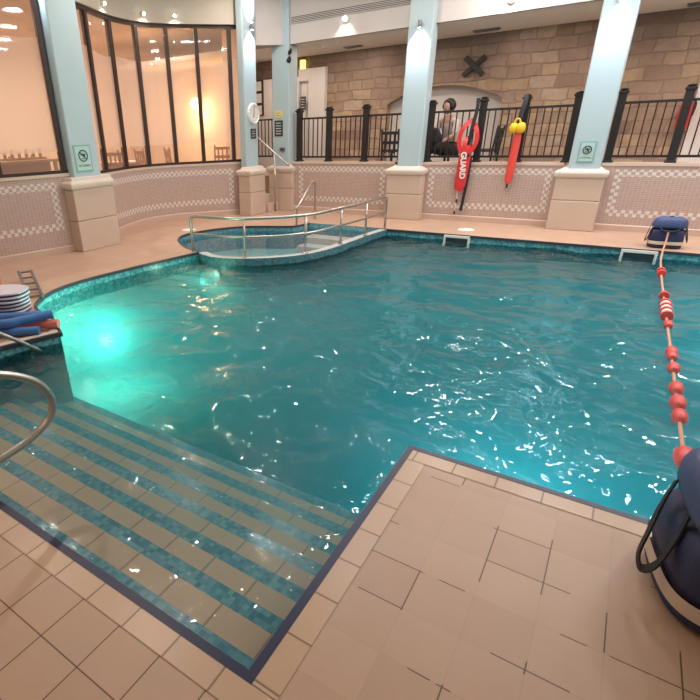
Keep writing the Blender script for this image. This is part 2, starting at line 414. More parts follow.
def miter(path, d):      # offset for right-angle polylines
    out = []
    for i, p in enumerate(path):
        if i in (0, len(path)-1):
            t = (path[1]-path[0] if i == 0 else path[-1]-path[-2]).normalized(); out.append(p+Vector((-t.y,t.x,0))*d)
        else:
            t1 = (path[i]-path[i-1]).normalized(); t2 = (path[i+1]-path[i]).normalized()
            n1 = Vector((-t1.y,t1.x,0)); n2 = Vector((-t2.y,t2.x,0)); out.append(p+(n1+n2)*d/(1+n1.dot(n2)))
    return out
near = V2([(4.2,2.305),(-.63,2.305),(-.63,.79),(-4.03,.79)])
def edging_m(name, path, w0, w1, z0, z1, m, label):
    A = miter(path, w0); B = miter(path, w1); b = MB()
    rs = [[b.bm.verts.new(p) for p in ((A[i].x,A[i].y,z0),(A[i].x,A[i].y,z1),(B[i].x,B[i].y,z1),(B[i].x,B[i].y,z0))] for i in range(len(path))]
    for p, q in zip(rs, rs[1:]):
        for j in range(4): b.bm.faces.new((p[j], p[(j+1)%4], q[(j+1)%4], q[j]))
    b.bm.faces.new(rs[0]); b.bm.faces.new(rs[-1][::-1]); return struct(b.build(name, m), label, 'edging')
edging_m('trim_1', near, -.03, .004, -.045, .004, M['navy'], 'navy blue glazed tile lip along the near pool edge')
for i, (a, c, off) in enumerate((((4.2,2.305),(-.63,2.305),0), ((-.63,2.205),(-.63,.79),1), ((-.53,.79),(-4.03,.79),2))):
    p = V2([a, c]); q = [p[0].lerp(p[1], t/20) for t in range(21)]
    edging('trim_%d' % (i+2), q, .004, .098, 0, .0025, M['coping'], ('light beige coping tiles along the right deck edge', 'light beige coping tiles beside the steps', 'light beige coping tiles along the front deck edge')[i], uv=True)
edging('trim_5', left_curve, -.03, .004, -.03, .004, M['navyfar'], 'dark edging tile along the curved left pool edge')
edging_m('trim_6', V2([(-3.16,8.38),(4.2,8.38)]), -.025, .004, -.03, .004, M['navyfar'], 'dark edging tile along the far pool edge')
edging('trim_9', plunge_curve, -.02, .004, -.03, .004, M['navyfar'], 'dark edging tile around the small round pool')
edging_m('trim_10', V2([(-4.03,.79),(-4.03,1.9),(-3.88,2.37),(-4.32,2.58)]), -.02, .012, -.03, .008, M['navyfar'], 'dark edging tile round the equipment platform')
edging_m('trim_11', V2([(-4.03,.79),(-4.03,1.9),(-3.88,2.37),(-4.32,2.58)]), .012, .075, -.02, .01, M['mould'], 'pale edge stones round the equipment platform')

# steps in the front bay
edge = .79; zz = -.18
prev = None
for k in range(6):
    y0 = .79 if k == 0 else edge; edge = 1.17+.25*k; z = -.20-.10*k
    b = MB(); b.box(-4.03, -.63, y0+(.0 if k else 0), edge-.08, FZ, z)
    t = struct(b.build('floor_step_%d' % (k+1), M['tread'], bevel=0), 'beige tiled pool step', 'pool step'); t['label'] = 'beige tread of pool step, number %d down from the deck' % (k+1)
    b = MB(); b.box(-4.03, -.63, edge-.08, edge, FZ, z); q = b.build('edge_mosaic', M['nosing'], t)
    if k == 0: b = MB(); b.box(-4.03, -.63, .79, .965, z-.05, z+.004); b.build('edge_mosaic', M['nosing'], t)

# water bodies
def water(name, poly, z, zb, m, step, amp, label):
    from mathutils.geometry import delaunay_2d_cdt
    P = []
    for i, p in enumerate(poly):
        q = poly[(i+1) % len(poly)]; nn = max(1, int((q-p).length/(step*2.0)))
        P += [p.lerp(q, t/nn) for t in range(nn)]
    nb = len(P); pts = [Vector((p.x, p.y)) for p in P]
    xs = [p.x for p in poly]; ys = [p.y for p in poly]
    def inside(x, y):
        c = False; j = len(poly)-1
        for i in range(len(poly)):
            a, b_ = poly[i], poly[j]
            if (a.y > y) != (b_.y > y) and x < (b_.x-a.x)*(y-a.y)/(b_.y-a.y)+a.x: c = not c
            j = i
        return c
    x = min(xs)+step*.5; r_ = random.Random(3)
    while x < max(xs):
        y = min(ys)+step*.5
        while y < max(ys):
            if inside(x, y): pts.append(Vector((x+r_.uniform(-.1,.1)*step, y+r_.uniform(-.1,.1)*step)))
            y += step
        x += step
    vs, es, fs, *_ = delaunay_2d_cdt(pts, [], [list(range(nb))], 1, 1e-5)
    h = lambda a, c: amp*(noise.noise((a*1.9, c*2.6, 0))*1.0+noise.noise((a*4.3+7, c*6.7, 3))*.50+noise.noise((a*9+2, c*12, 8))*.16)
    bm = bmesh.new(); V = [bm.verts.new((p.x, p.y, z+h(p.x, p.y))) for p in vs]
    for f in fs:
        try: bm.faces.new([V[i] for i in f])
        except ValueError: pass
    for f in bm.faces:
        f.normal_update()
        if f.normal.z < 0: f.normal_flip()
        f.smooth = True
    # close the body
    be = [e for e in bm.edges if e.is_boundary]
    lo = {}
    for e in be:
        for v in e.verts:
            if v not in lo: lo[v] = bm.verts.new((v.co.x, v.co.y, zb))
    for e in be:
        a, c = e.verts; f = e.link_faces[0]; L = list(f.verts); i = L.index(a)
        if L[(i+1) % len(L)] == c: a, c = c, a
        bm.faces.new((a, c, lo[c], lo[a]))
    eds = [bm.edges.get((lo[e.verts[0]], lo[e.verts[1]])) for e in be]
    r = bmesh.ops.triangle_fill(bm, use_beauty=True, use_dissolve=False, edges=eds)
    for g in r['geom']:
        if isinstance(g, bmesh.types.BMFace):
            g.normal_update()
            if g.normal.z > 0: g.normal_flip()
    me = bpy.data.meshes.new(name); bm.to_mesh(me); bm.free(); me.materials.append(m)
    o = bpy.data.objects.new(name, me); COL.objects.link(o); return tag(o, label, 'water', kind='stuff')
def shrink(poly, d): 
    out = []
    n = len(poly)
    area = sum(poly[i].x*poly[(i+1)%n].y-poly[(i+1)%n].x*poly[i].y for i in range(n)); sg = 1 if area > 0 else -1
    for i, p in enumerate(poly):
        t = (poly[(i+1) % n]-poly[i-1]).normalized(); out.append(p+Vector((-t.y, t.x, 0))*d*sg)
    return out
water('pool_water', shrink(main_poly, .002), WZ, FZ+.004, M['water'], .045, .026, 'rippled teal water filling the large pool')
water('plunge_water', shrink(plunge_poly, .004), WZ+.02, -.415, M['water2'], .12, .002, 'calm shallow water in the small round pool')

# ------------------------------------------------------------------ walls with dado
def dado(name, path, zt, m, label, u0=0.0, depth=.28, side=1):
    # path runs with the room on its right-hand side
    L = cumlen(path); b = MB(); b.strip([(p.x,p.y,0) for p in path], [(p.x,p.y,zt) for p in path])
    o = b.build(name, m, norm=False); lay = o.data.uv_layers.new(name='UVMap'); n = len(path)
    for lp in o.data.loops:
        i = lp.vertex_index; lay.data[lp.index].uv = (L[i % n]+u0, 0 if i < n else zt)
    struct(o, label, 'wall'); back = offset(path, depth)
    b = MB(); rs = []
    f = offset(path, -.012)
    for i in range(n):
        rs.append([b.bm.verts.new(p) for p in ((f[i].x,f[i].y,zt-.03),(f[i].x,f[i].y,zt+.012),(back[i].x,back[i].y,zt+.012),(back[i].x,back[i].y,zt-.03))])
    for p, q in zip(rs, rs[1:]):
        for j in range(4): b.bm.faces.new((p[j], p[(j+1)%4], q[(j+1)%4], q[j]))
    c = b.build('ledge', M['capstone'], o)
    b = MB(); rs = []
    for i in range(n):
        rs.append([b.bm.verts.new(p) for p in ((f[i].x,f[i].y,0),(f[i].x,f[i].y,.085),(path[i].x,path[i].y,.1),(path[i].x,path[i].y,0))])
    for p, q in zip(rs, rs[1:]):
        for j in range(4): b.bm.faces.new((p[j], p[(j+1)%4], q[(j+1)%4], q[j]))
    b.build('skirting', M['skirt'], o); return o
WY = 9.68; LZ = .98
dado('wall_back_1', V2([(-6.0,WY),(-3.6,WY)]), LZ, dado_mat('dado_back_left', -5.68+6, -3.78+6, .22, .9), 'pink mosaic dado wall between the rail entry and the middle column')
dado('wall_back_2', V2([(-3.1,WY),(-.85,WY)]), LZ, dado_mat('dado_back_mid', -2.95+3.1, -.98+3.1, .22, .9), 'pink mosaic dado wall below the rescue tubes')
dado('wall_back_3', V2([(-.35,WY),(4.6,WY)]), LZ, dado_mat('dado_back_right', -.16+.35, 4.45+.35, .22, .9), 'pink mosaic dado wall right of the last column')
arc = smoothpath([(-6.98,5.2),(-7.26,5.95),(-7.54,6.65),(-7.60,7.27),(-7.40,7.79),(-7.06,8.24),(-6.65,8.71),(-6.5,8.95)], 6)
Larc = cumlen(arc)[-1]
dado('wall_bow', arc, 1.03, dado_mat('dado_bow', .3, Larc-.32, .24, .92), 'curved pink mosaic dado wall below the bow window', depth=.2)
lp = V2([(-8.5,-2.6),(-7.02,3.59),(-6.76,4.67),(-6.66,5.1)])
L3 = cumlen(lp)
dado('wall_left', lp, 1.12, dado_mat('dado_left', .5, L3[2]-.10, .34, 1.02), 'pink mosaic dado wall below the left window', depth=.2)

# windows
def window(name, path, zb, zt, mull, label, hw=.035):
    root = struct(bpy.data.objects.new(name, None), label, 'window'); COL.objects.link(root)
    L = cumlen(path)
    def at(s):
        for i in range(len(L)-1):
            if L[i+1] >= s: t = (s-L[i])/(L[i+1]-L[i]); return path[i].lerp(path[i+1], t), (path[i+1]-path[i]).normalized()
        return path[-1], (path[-1]-path[-2]).normalized()
    def rail(z0, z1, nm):
        A = offset(path, -.03); B = offset(path, .04); b = MB()
        rs = [[b.bm.verts.new(p) for p in ((A[i].x,A[i].y,z0),(A[i].x,A[i].y,z1),(B[i].x,B[i].y,z1),(B[i].x,B[i].y,z0))] for i in range(len(path))]
        for p, q in zip(rs, rs[1:]):
            for j in range(4): b.bm.faces.new((p[j], p[(j+1)%4], q[(j+1)%4], q[j]))
        b.build(nm, M['brown'], root)
    rail(zb, zb+.045, 'bottom_rail'); rail(zt-.06, zt, 'head_rail')
    for s in mull:
        p, t = at(s); ang = math.atan2(t.y, t.x)
        b = MB(); b.box(-hw, hw, -.045, .045, zb+.045, zt-.06); b.xf(Matrix.Translation(p) @ Matrix.Rotation(ang, 4, 'Z')); b.build('mullion', M['brown'], root, bevel=.006)
    ss = [0]+list(mull)+[L[-1]]
    for a, c in zip(ss, ss[1:]):
        if c-a < .1: continue
        q = [at(a+(c-a)*t/4)[0] for t in range(5)]
        b = MB(); b.strip([(p.x,p.y,zb+.04) for p in q], [(p.x,p.y,zt-.05) for p in q]); b.build('pane', M['glass'], root, norm=False)
    return root
def nearest_s(path, pt):
    L = cumlen(path); best = (9e9, 0)
    for i in range(len(path)-1):
        for k in range(20):
            p = path[i].lerp(path[i+1], k/20); d = (p-Vector((*pt, 0))).length
            if d < best[0]: best = (d, L[i]+(L[i+1]-L[i])*k/20)
    return best[1]
warc = offset(arc, .05)
mull = [nearest_s(warc, p) for p in [(-7.28,5.95),(-7.57,6.65),(-7.63,7.28),(-7.43,7.83),(-7.10,8.28),(-6.69,8.75)]]
window('window_2', warc, 1.042, 3.42, mull, 'tall curved bow window with dark brown mullions between the two blue columns')
lw = offset(lp, .05)
window('window_1', lw, 1.132, 3.42, [nearest_s(lw, p) for p in [(-7.7,.6),(-7.33,2.2),(-7.0,3.88),(-6.79,4.74)]], 'tall window with dark brown frame at the far left of the room')
for nm, pth, lab in (('wall_fascia_bow', arc, 'cream curved wall above the bow window'), ('wall_fascia_left', lp, 'cream wall above the left window')):
    q = offset(pth, -.03); q2 = offset(pth, .12); b = MB()
    b.strip([(p.x,p.y,3.42) for p in q], [(p.x,p.y,4.05) for p in q]); b.strip([(p.x,p.y,3.42) for p in q], [(p.x,p.y,3.42) for p in q2])
    struct(b.build(nm, M['cream']), lab, 'wall')

# room shell
def slab(name, x0, x1, y0, y1, z0, z1, m, label, cat): b = MB(); b.box(x0,x1,y0,y1,z0,z1); return struct(b.build(name, m), label, cat)
slab('ceiling', -8.9, 4.7, -2.7, 9.72, 4.05, 4.15, M['ceil'], 'high pale ceiling over the pool', 'ceiling')
slab('wall_right', 4.6, 4.7, -2.7, 11.9, -.0, 4.1, M['cream'], 'cream wall at the right side of the hall', 'wall')
slab('wall_front', -8.9, 4.7, -2.7, -2.6, 0, 4.8, M['cream'], 'cream wall behind the viewer', 'wall')
slab('ceiling_walkway', -11, 4.6, 9.72, 11.9, 3.12, 3.2, M['ceil'], 'low soffit over the raised walkway', 'ceiling')
b = MB(); fp = V2([(-6.5,9.14),(-6.08,9.59),(-5.98,9.67),(4.6,9.67)]); q = offset(fp, .1)
b.strip([(p.x,p.y,3.12) for p in fp], [(p.x,p.y,4.05) for p in fp]); b.strip([(p.x,p.y,3.12) for p in fp], [(p.x,p.y,3.12) for p in q])
struct(b.build('wall_fascia_back', M['fascia']), 'white upper wall above the raised walkway', 'wall')
slab('floor_walkway', -9, 4.6, 9.72, 11.8, .0, .7, M['deck'], 'raised walkway floor behind the railing', 'floor')
# stone wall with arched recess
ax0, ax1 = -4.55, -2.27
def arch_z(x):
    t = (x-ax0)/(ax1-ax0); return 2.03+.29*math.sin(PI*max(0, min(1, t)))**.8
SY = 11.47
b = MB(); b.poly([(-8.6,SY,.6),(ax0,SY,.6),(ax0,SY,3.2),(-8.6,SY,3.2)]); b.poly([(ax1,SY,.6),(4.6,SY,.6),(4.6,SY,3.2),(ax1,SY,3.2)])
xs = [ax0+(ax1-ax0)*i/24 for i in range(25)]
b.strip([(x,SY,arch_z(x)) for x in xs], [(x,SY,3.2) for x in xs])
b.strip([(x,SY,arch_z(x)) for x in xs], [(x,SY+.22,arch_z(x)) for x in xs])
b.poly([(ax0,SY,.6),(ax0,SY+.22,.6),(ax0,SY+.22,2.03),(ax0,SY,2.03)]); b.poly([(ax1,SY,.6),(ax1,SY+.22,.6),(ax1,SY+.22,2.03),(ax1,SY,2.03)])
bmesh.ops.remove_doubles(b.bm, verts=b.bm.verts, dist=.001)
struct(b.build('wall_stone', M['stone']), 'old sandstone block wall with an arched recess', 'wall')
slab('wall_arch', ax0-.1, ax1+.1, SY+.2, SY+.3, .6, 2.6, M['whitewall'], 'white plaster back of the arched recess', 'wall')
# white partition with doorway left of the stone
b = MB()
for x0, x1, z0, z1 in ((-9.0,-6.68,.7,2.72),(-6.42,-6.0,.7,2.86),(-6.68,-6.42,2.62,2.86)): b.box(x0,x1,SY-.14,SY-.01,z0,z1)
struct(b.build('wall_partition', M['whitewall']), 'white painted wall and door surround left of the stone wall', 'wall')
slab('door_1', -6.68, -6.42, SY-.05, SY-.012, .7, 2.62, M['whitewall'], 'white door in the deep surround', 'door')
b = MB(); b.box(.62, 1.5, SY-.05, SY-.005, .7, 2.75); struct(b.build('door_2', M['whitewall'], bevel=.01), 'white door behind the railing at the far right', 'door')

# steps between the two left columns, going up to the walkway
t = thing('entry_steps', 'beige tiled steps rising between the clock column and the keypad column', 'steps', (0,0,0))
for k in range(3):
    b = MB(); b.box(-6.80, -6.13-.24*k, 9.19, 9.575, .175*k, .175*(k+1)); b.build('step', M['capstone'] if k else M['skirt'], t, bevel=.008)
t = thing('stair_handrail', 'steel handrail sloping down between the clock column and the keypad column', 'handrail')
MB().tube(smoothpath([(-6.75,9.4,1.63),(-6.30,9.4,1.31),(-5.76,9.4,.93)], 3), .02).build('rail', M['steel'], t, smooth=True)
MB().tube([(-6.11,9.4,.0),(-6.11,9.4,1.18)], .018).build('post', M['steel'], t, smooth=True)

# ------------------------------------------------------------------ columns
def column(name, x0, x1, y0, y1, sx0, sx1, sy0, sy1, label, ztop=4.05, pz=.78, chamf=0):
    cx_, cy_ = (x0+x1)/2, (y0+y1)/2
    t = thing(name, label, 'column', (cx_, cy_, 0), group=None)
    X = lambda v: v-cx_; Y = lambda v: v-cy_
    b = MB(); b.box(X(x0), X(x1), Y(y0), Y(y1), 0, .45); b.build('pedestal', M['pedestal'], t, bevel=.012)
    b = MB(); b.box(X(x0)+.004, X(x1)-.004, Y(y0)+.004, Y(y1), .455, pz); b.build('pedestal', M['pedestal'], t, bevel=.012)
    e = .025; prof = [(pz, 0), (pz+.03, e), (pz+.075, e+.01), (pz+.105, e), (pz+.12, -.02), (pz+.17, -(x1-x0-(sx1-sx0))/2+.01)]
    b = MB(); rs = []
    for z_, d in prof:
        dd = max(d, -.2); rs.append([b.bm.verts.new(p) for p in ((X(x0)-dd,Y(y0)-dd,z_),(X(x1)+dd,Y(y0)-dd,z_),(X(x1)+dd,Y(y1)+min(dd,0)*0,z_),(X(x0)-dd,Y(y1),z_))])
    for p, q in zip(rs, rs[1:]):
        for j in range(4): b.bm.faces.new((p[j], p[(j+1)%4], q[(j+1)%4], q[j]))
    b.bm.faces.new(rs[0][::-1]); b.bm.faces.new(rs[-1]); b.build('moulding', M['mould'], t, bevel=.008)
    b = MB(); b.box(X(sx0), X(sx1), Y(sy0), Y(sy1), pz+.1, ztop); b.build('shaft', M['bluepaint'], t, bevel=.02)
    return t
column('column', -3.65, -3.0, 9.42, 9.67, -3.5, -3.09, 9.5, 9.80, 'pale blue column in the middle of the far wall, left of the rescue tubes')
column('column', -.91, -.26, 9.45, 9.67, -.78, -.36, 9.5, 9.80, 'pale blue column with a no diving sign, right of the rescue tubes')
column('column', -6.50, -6.20, 8.62, 9.17, -6.47, -6.32, 8.69, 9.11, 'pale blue column carrying the white wall clock')
column('column', -6.40, -5.80, 9.59, 9.70, -6.30, -5.89, 9.62, 9.95, 'pale blue column carrying the keypad and the yellow notice')
column('column', -6.86, -6.55, 4.67, 5.42, -6.86, -6.62, 4.79, 5.28, 'large pale blue column with a no diving sign, beside the bow window', pz=.9)

# ------------------------------------------------------------------ railings
def baluster_run(t, xa, xb, y, zb, zt, posts, off=(0,0)):
    for nm, z0, z1, d in (('bottom_rail', zb+.07, zb+.105, .018), ('top_rail', zt-.035, zt, .022)):
        b = MB(); b.box(xa, xb, y-d, y+d, z0, z1); b.build(nm, M['fence'], t, bevel=.004)
    n = int((xb-xa)/.105)
    for i in range(n+1):
        x = xa+(xb-xa)*(i+.5)/(n+1)
        if any(abs(x-p) < .07 for p in posts): continue
        b = MB(); b.box(x-.0085, x+.0085, y-.0085, y+.0085, zb+.105, zt-.035); b.build('baluster', M['fence'], t)
    for p in posts:
        b = MB(); b.box(p-.05, p+.05, y-.05, y+.05, zb, zt+.10)
        q = b.build('fence_post', M['fence'], t, bevel=.006)
        b = MB(); b.box(p-.07, p+.07, y-.07, y+.07, zb, zb+.03); b.build('base_plate', M['fence'], q, bevel=.008)
        b = MB()
        rs = [[b.bm.verts.new((p+a*w, y+c*w, z)) for a, c in ((-1,-1),(1,-1),(1,1),(-1,1))] for w, z in ((.052, zt+.10), (.066, zt+.115), (.066, zt+.135), (.04, zt+.15), (.052, zt+.165), (.01, zt+.18))]
        for A, B in zip(rs, rs[1:]):
            for j in range(4): b.bm.faces.new((A[j], A[(j+1)%4], B[(j+1)%4], B[j]))
        b.bm.faces.new(rs[-1]); b.build('post_cap', M['fence'], q)
FY = 9.79; RZ = 1.82; LT = LZ+.012
for xa, xb, posts, lab in ((-5.78,-3.52,(-5.74,-5.06,-4.28),'black brown metal railing left of the middle column'),
                           (-3.08,-.82,(-3.05,-2.2,-1.56,-.85),'black brown metal railing between the middle and right columns, rescue tubes hung on it'),
                           (-.34,4.55,(-.30,.46,1.25,2.05,2.85,3.65,4.45),'black brown metal railing right of the right column')):
    t = thing('railing', lab, 'railing', ((xa+xb)/2, FY, LT)); c = t.location.x
    baluster_run(t, xa-c, xb-c, 0, 0, RZ-LT, [p-c for p in posts])
t = thing('railing', 'dark metal railing seen through the gap between the clock and keypad columns', 'railing', (-7.3, 10.9, .7))
baluster_run(t, -.9, .9, 0, .25, 1.16, [])

# ------------------------------------------------------------------ lights on the building
def sconce(loc, nrm, label, up, down, energy=14):
    t = thing('wall_spotlight', label, 'light', loc); n = Vector(nrm)
    b = MB(); b.lathe([(.026,-.055),(.028,-.05),(.028,.05),(.026,.055)], n*.06); b.build('lamp_body', M['grey'], t, smooth='auto')
    b = MB(); b.tube([n*.0, n*.06], .014); b.build('bracket', M['grey'], t)
    for fl, s in ((up, 1), (down, -1)):
        if not fl: continue
        b = MB(); b.lathe([(.022,0),(.022,.004)], n*.06+Vector((0,0,.056*s))); b.build('lamp_lens', M['lampcool'], t)
        ld = bpy.data.lights.new('spot_beam', 'SPOT'); ld.energy = energy; ld.spot_size = R(74); ld.spot_blend = .7; ld.color = (.80, .89, 1); ld.shadow_soft_size = .025
        lo = bpy.data.objects.new('spot_beam', ld); COL.objects.link(lo); lo.parent = t; lo.location = n*.15+Vector((0,0,.04*s))
        d = Vector((0,0,s))-n*.62; lo.rotation_euler = d.to_track_quat('-Z', 'Y').to_euler()
sconce((-3.29,9.5,3.11), (0,-1,0), 'small grey spotlight high on the middle column', False, True, 60)
sconce((-.57,9.5,3.09), (0,-1,0), 'small grey spotlight at the top of the right column', True, True, 60)
sconce((-6.32,8.92,3.37), (1,0,0), 'small grey up and down light on the clock column', True, True, 55)
sconce((-6.74,4.79,3.5), (0,-1,0), 'small spotlight high on the big left column', True, True, 60)
def glow(loc, nrm, label, e, r=.035, col=(1,.86,.74)):
    t = thing('wall_lamp', label, 'light', loc, group=None); n = Vector(nrm)
    b = MB(); b.lathe([(r*1.3,0),(r*1.3,.012),(r,.02),(r*.9,.05)], (0,0,0), n, 16); b.build('lamp_ring', M['white'], t, smooth='auto')
    b = MB(); b.lathe([(r*.85,.0),(r*.8,.012),(r*.4,.022)], n*.051, n, 16); b.build('lamp_lens', M['lamp'], t, smooth=True)
    ld = bpy.data.lights.new('lamp_beam', 'SPOT'); ld.energy = e; ld.spot_size = R(100); ld.spot_blend = .6; ld.color = col; ld.shadow_soft_size = .03
    lo = bpy.data.objects.new('lamp_beam', ld); COL.objects.link(lo); lo.parent = t; lo.location = n*.11; lo.rotation_euler = (Vector((0,0,-1))-n*.25).to_track_quat('-Z','Y').to_euler()
glow((-4.72,9.67,3.38), (0,-1,0), 'round warm lamp on the white upper wall left of the middle column', 12, .045)
glow((-1.99,9.67,3.28), (0,-1,0), 'round warm lamp on the white upper wall between the middle and right columns', 14, .05)
q = offset(arc, -.03); Lq = cumlen(q)
for pt, lab in (((-7.45,6.42),'first of three small lamps above the bow window, nearest the big left column'), ((-7.57,7.42),'middle one of three small lamps above the bow window'), ((-7.3,7.95),'last of three small lamps above the bow window, nearest the clock column')):
    s = nearest_s(q, pt); i = max(j for j in range(len(Lq)) if Lq[j] <= s); tt = (q[i+1]-q[i]).normalized(); n = Vector((tt.y, -tt.x, 0))
    p = q[i].lerp(q[i+1], (s-Lq[i])/(Lq[i+1]-Lq[i])); glow((p.x, p.y, 3.53), n, lab, 12, .028, (1,.78,.58))
def downlight(x, y, z, e, r=.05, label='', col=(1,.84,.70), nm='added_ceiling_lamp', size=None, spot=True, grp=None):
    t = thing(nm, label, 'light', (x, y, z), group=grp)
    b = MB(); b.lathe([(r*1.35,0),(r*1.3,-.012),(r,-.014),(r,-.002)]); b.build('lamp_ring', M['white'], t, smooth='auto')
    ld = bpy.data.lights.new('lamp_beam', 'AREA'); ld.shape = 'DISK'; ld.size = size or r*1.9; ld.energy = e; ld.color = col
    lo = bpy.data.objects.new('lamp_beam', ld); COL.objects.link(lo); lo.parent = t; lo.location = (0,0,-.018)
    return t
downlight(-4.88, 10.99, 3.12, 6, .035, 'tiny round ceiling lamp next to the left ceiling vent', nm='ceiling_spot')
downlight(-2.03, 10.92, 3.12, 6, .035, 'tiny round ceiling lamp next to the right ceiling vent', nm='ceiling_spot')
for x in (-7.0, -5.6, -3.6, -1.0, .8, 2.4, 3.8): downlight(x, 10.55, 3.12, 12, .05, 'added round lamp over the walkway, out of sight', nm='ceiling_spot', grp='added walkway lamps out of sight')  # unseen lamps added to brighten the walkway and its stone wall
for x in (-5.8, -3.6):
    for y in (2.6, 5.6, 8.2): downlight(x, y, 4.05, 30, .07, 'added unseen downlight in the high ceiling above the left of the pool', (1,.88,.80), nm='added_ceiling_lamp', grp='added small downlights on the left')  # added out of view to light the left half of the hall
for x in (-4.0, -1.0, 2.0): downlight(x, -.6, 4.05, 11, .07, 'added unseen downlight in the high ceiling above the near deck', (1,.68,.46), nm='added_ceiling_lamp', grp='added small downlights over the near deck')  # warm fill added over the near deck, no fitting in view
for i, x in enumerate((-1.7, .1, 1.9, 3.6)):
    for j, y in enumerate((5.0, 6.9, 8.9)):
        downlight(x+(.25 if j % 2 else -.2), y, 4.05, (24,38,46)[j], .21, 'added unseen round downlight in the high ceiling over the pool', (1,.89,.82) if (i+j) % 3 else (.84,.90,1), nm='added_ceiling_lamp', grp='added downlights over the pool', size=.40)  # added above the view for the water's brightness and sparkle
# underwater lamps in the left wall; the others are unseen, added to brighten water
for (x, y, z, dx, dy, e, lab) in ((-4.62, 2.66, -.50, .35, .92, 62, 'bright underwater lamp in the pool wall behind the equipment platform'), (-4.50, 5.335, -.26, .1, -.99, 6, 'underwater lamp in the kerb below the curved steel rail'), (1.9, 2.335, -.8, 0, 1, 40, 'added unseen underwater lamp in the near pool wall below the big blue bag'), (-.1, 2.335, -.8, -.1, 1, 36, 'added unseen underwater lamp in the near pool wall by the deck corner'), (1.9, 8.35, -.7, 0, -1, 34, 'added unseen underwater lamp in the far pool wall right of the lane rope')):
    t = thing('underwater_lamp', lab, 'light', (x, y, z)); n = Vector((dx, dy, 0)).normalized()
    b = MB(); b.lathe([(.085,0),(.085,.012),(.06,.02)], n*.01, n, 20); b.build('lamp_ring', M['plungetile'], t, smooth='auto')
    b = MB(); b.lathe([(.058,0),(.05,.012)], n*.02, n, 20); b.build('lamp_lens', M['pooltile'], t, smooth=True)
    ld = bpy.data.lights.new('pool_beam', 'POINT' if x < -3 else 'AREA'); ld.energy = e
    if x > -3: ld.shape = 'DISK'; ld.size = .5; n_off = .12
    else: ld.shadow_soft_size = .04; n_off = .62 if e > 20 else .3
    ld.color = (.55, 1, .66) if x < -3 else (.5, .92, 1)
    lo = bpy.data.objects.new('pool_beam', ld); COL.objects.link(lo); lo.parent = t; lo.location = n*n_off; lo.rotation_euler = n.to_track_quat('-Z', 'Y').to_euler()

# ------------------------------------------------------------------ small wall fittings
def slotted(name, x0, x1, z0, z1, y, n, label):
    t = thing(name, label, 'vent', ((x0+x1)/2, y, z0)); w = (x1-x0)/2; h = z1-z0
    b = MB(); b.box(-w, w, -.012, -.001, 0, h); b.build('backing', M['slot'], t)
    for i in range(n+1): z = h*i/n; b = MB(); b.box(-w, w, -.03, -.012, z-.006, z+.006); b.build('slat', M['fascia'], t)
slotted('air_grille', -5.86, -3.45, 3.455, 3.555, 9.67, 4, 'long dark slotted air grille on the white upper wall, left of the middle column')
for x0, x1, y0, y1, lab in ((-5.33,-4.96,10.83,11.0,'small grey ceiling vent left of the middle column'), (-2.83,-2.38,10.9,11.06,'small grey ceiling vent above the dark cross'), (.18,.40,11.0,11.2,'small grey ceiling vent at the top right')):
    t = thing('ceiling_vent', lab, 'vent', ((x0+x1)/2, (y0+y1)/2, 3.12)); w = (x1-x0)/2; d = (y1-y0)/2
    b = MB(); b.box(-w, w, -d, d, -.012, -.001); b.build('frame', M['grey'], t)
    for i in range(4): y = -d+.03+(2*d-.06)*i/3; b = MB(); b.box(-w+.02, w-.02, y-.008, y+.008, -.03, -.012); b.build('louvre', M['grey'], t)
# dark timber cross on the stone
t = thing('timber_cross', 'dark crossed bars fixed to the stone wall above the arch', 'wall plate', (-2.85, SY-.03, 2.60))
for a in (42, -38):
    b = MB(); b.box(-.24, .24, -.03, .03, -.045, .045); b.xf(Matrix.Translation((0, -.02 if a > 0 else .0, 0)) @ Matrix.Rotation(R(a), 4, 'Y')); b.build('bar', M['slot'], t, bevel=.008)
# clock
t = thing('wall_clock', 'round white clock on the blue column left of the steps', 'clock', (-6.32, 8.95, 1.92))
b = MB(); b.lathe([(.19,0),(.19,.03),(.17,.045),(.165,.03),(.16,.022)], (0,0,0), (1,0,0), 40); b.build('casing', M['white'], t, smooth='auto')
b = MB(); b.lathe([(.158,.02),(.158,.024)], (0,0,0), (1,0,0), 40); b.build('dial', M['paper'], t)
for a, L_, w in ((-8, .12, .007), (172, .07, .010)):
    b = MB(); b.box(.026, .030, -w/2*1.6, w/2*1.6, -.02, L_); b.xf(Matrix.Rotation(R(a), 4, 'X')); b.build('hand', M['black'], t)
for k in range(12):
    b = MB(); b.box(.0245, .027, -.004, .004, .125, .145); b.xf(Matrix.Rotation(R(30*k), 4, 'X')); b.build('hour_mark', M['black'], t)
def plate(name, x0, x1, y, z0, z1, m, label, cat='sign', lines=0, lm='paper', face=(0,-1,0), th=.012):
    # a flat plate on a wall facing -Y (or +X)
    w = x1-x0; h = z1-z0; t = thing(name, label, cat, (0,0,0)); t.location = ((x0+x1)/2, y, (z0+z1)/2)
    if face[0]: t.rotation_euler = (0,0,R(90))
    b = MB(); b.box(-w/2, w/2, -th, -.001, -h/2, h/2); b.build('plate', m, t, bevel=.003)
    for i in range(lines):
        z = h/2-h*(i+1)/(lines+1); b = MB(); b.box(-w*.34, w*.34*(1 if i % 2 else .8), -th-.002, -th+.001, z-h*.022, z+h*.022); b.build('text_line', M[lm], t)
    return t
plate('wall_sign', -.09, .09, 0, -.09, .09, M['slate'], 'small black square sign with pale writing below the clock', lines=3, face=(1,0,0)).location = (-6.32, 8.94, 1.56)
plate('notice', -6.23, -6.05, 9.62, 1.84, 1.97, M['yellownotice'], 'small yellow notice above the dark sign on the keypad column', lines=2, lm='ink')
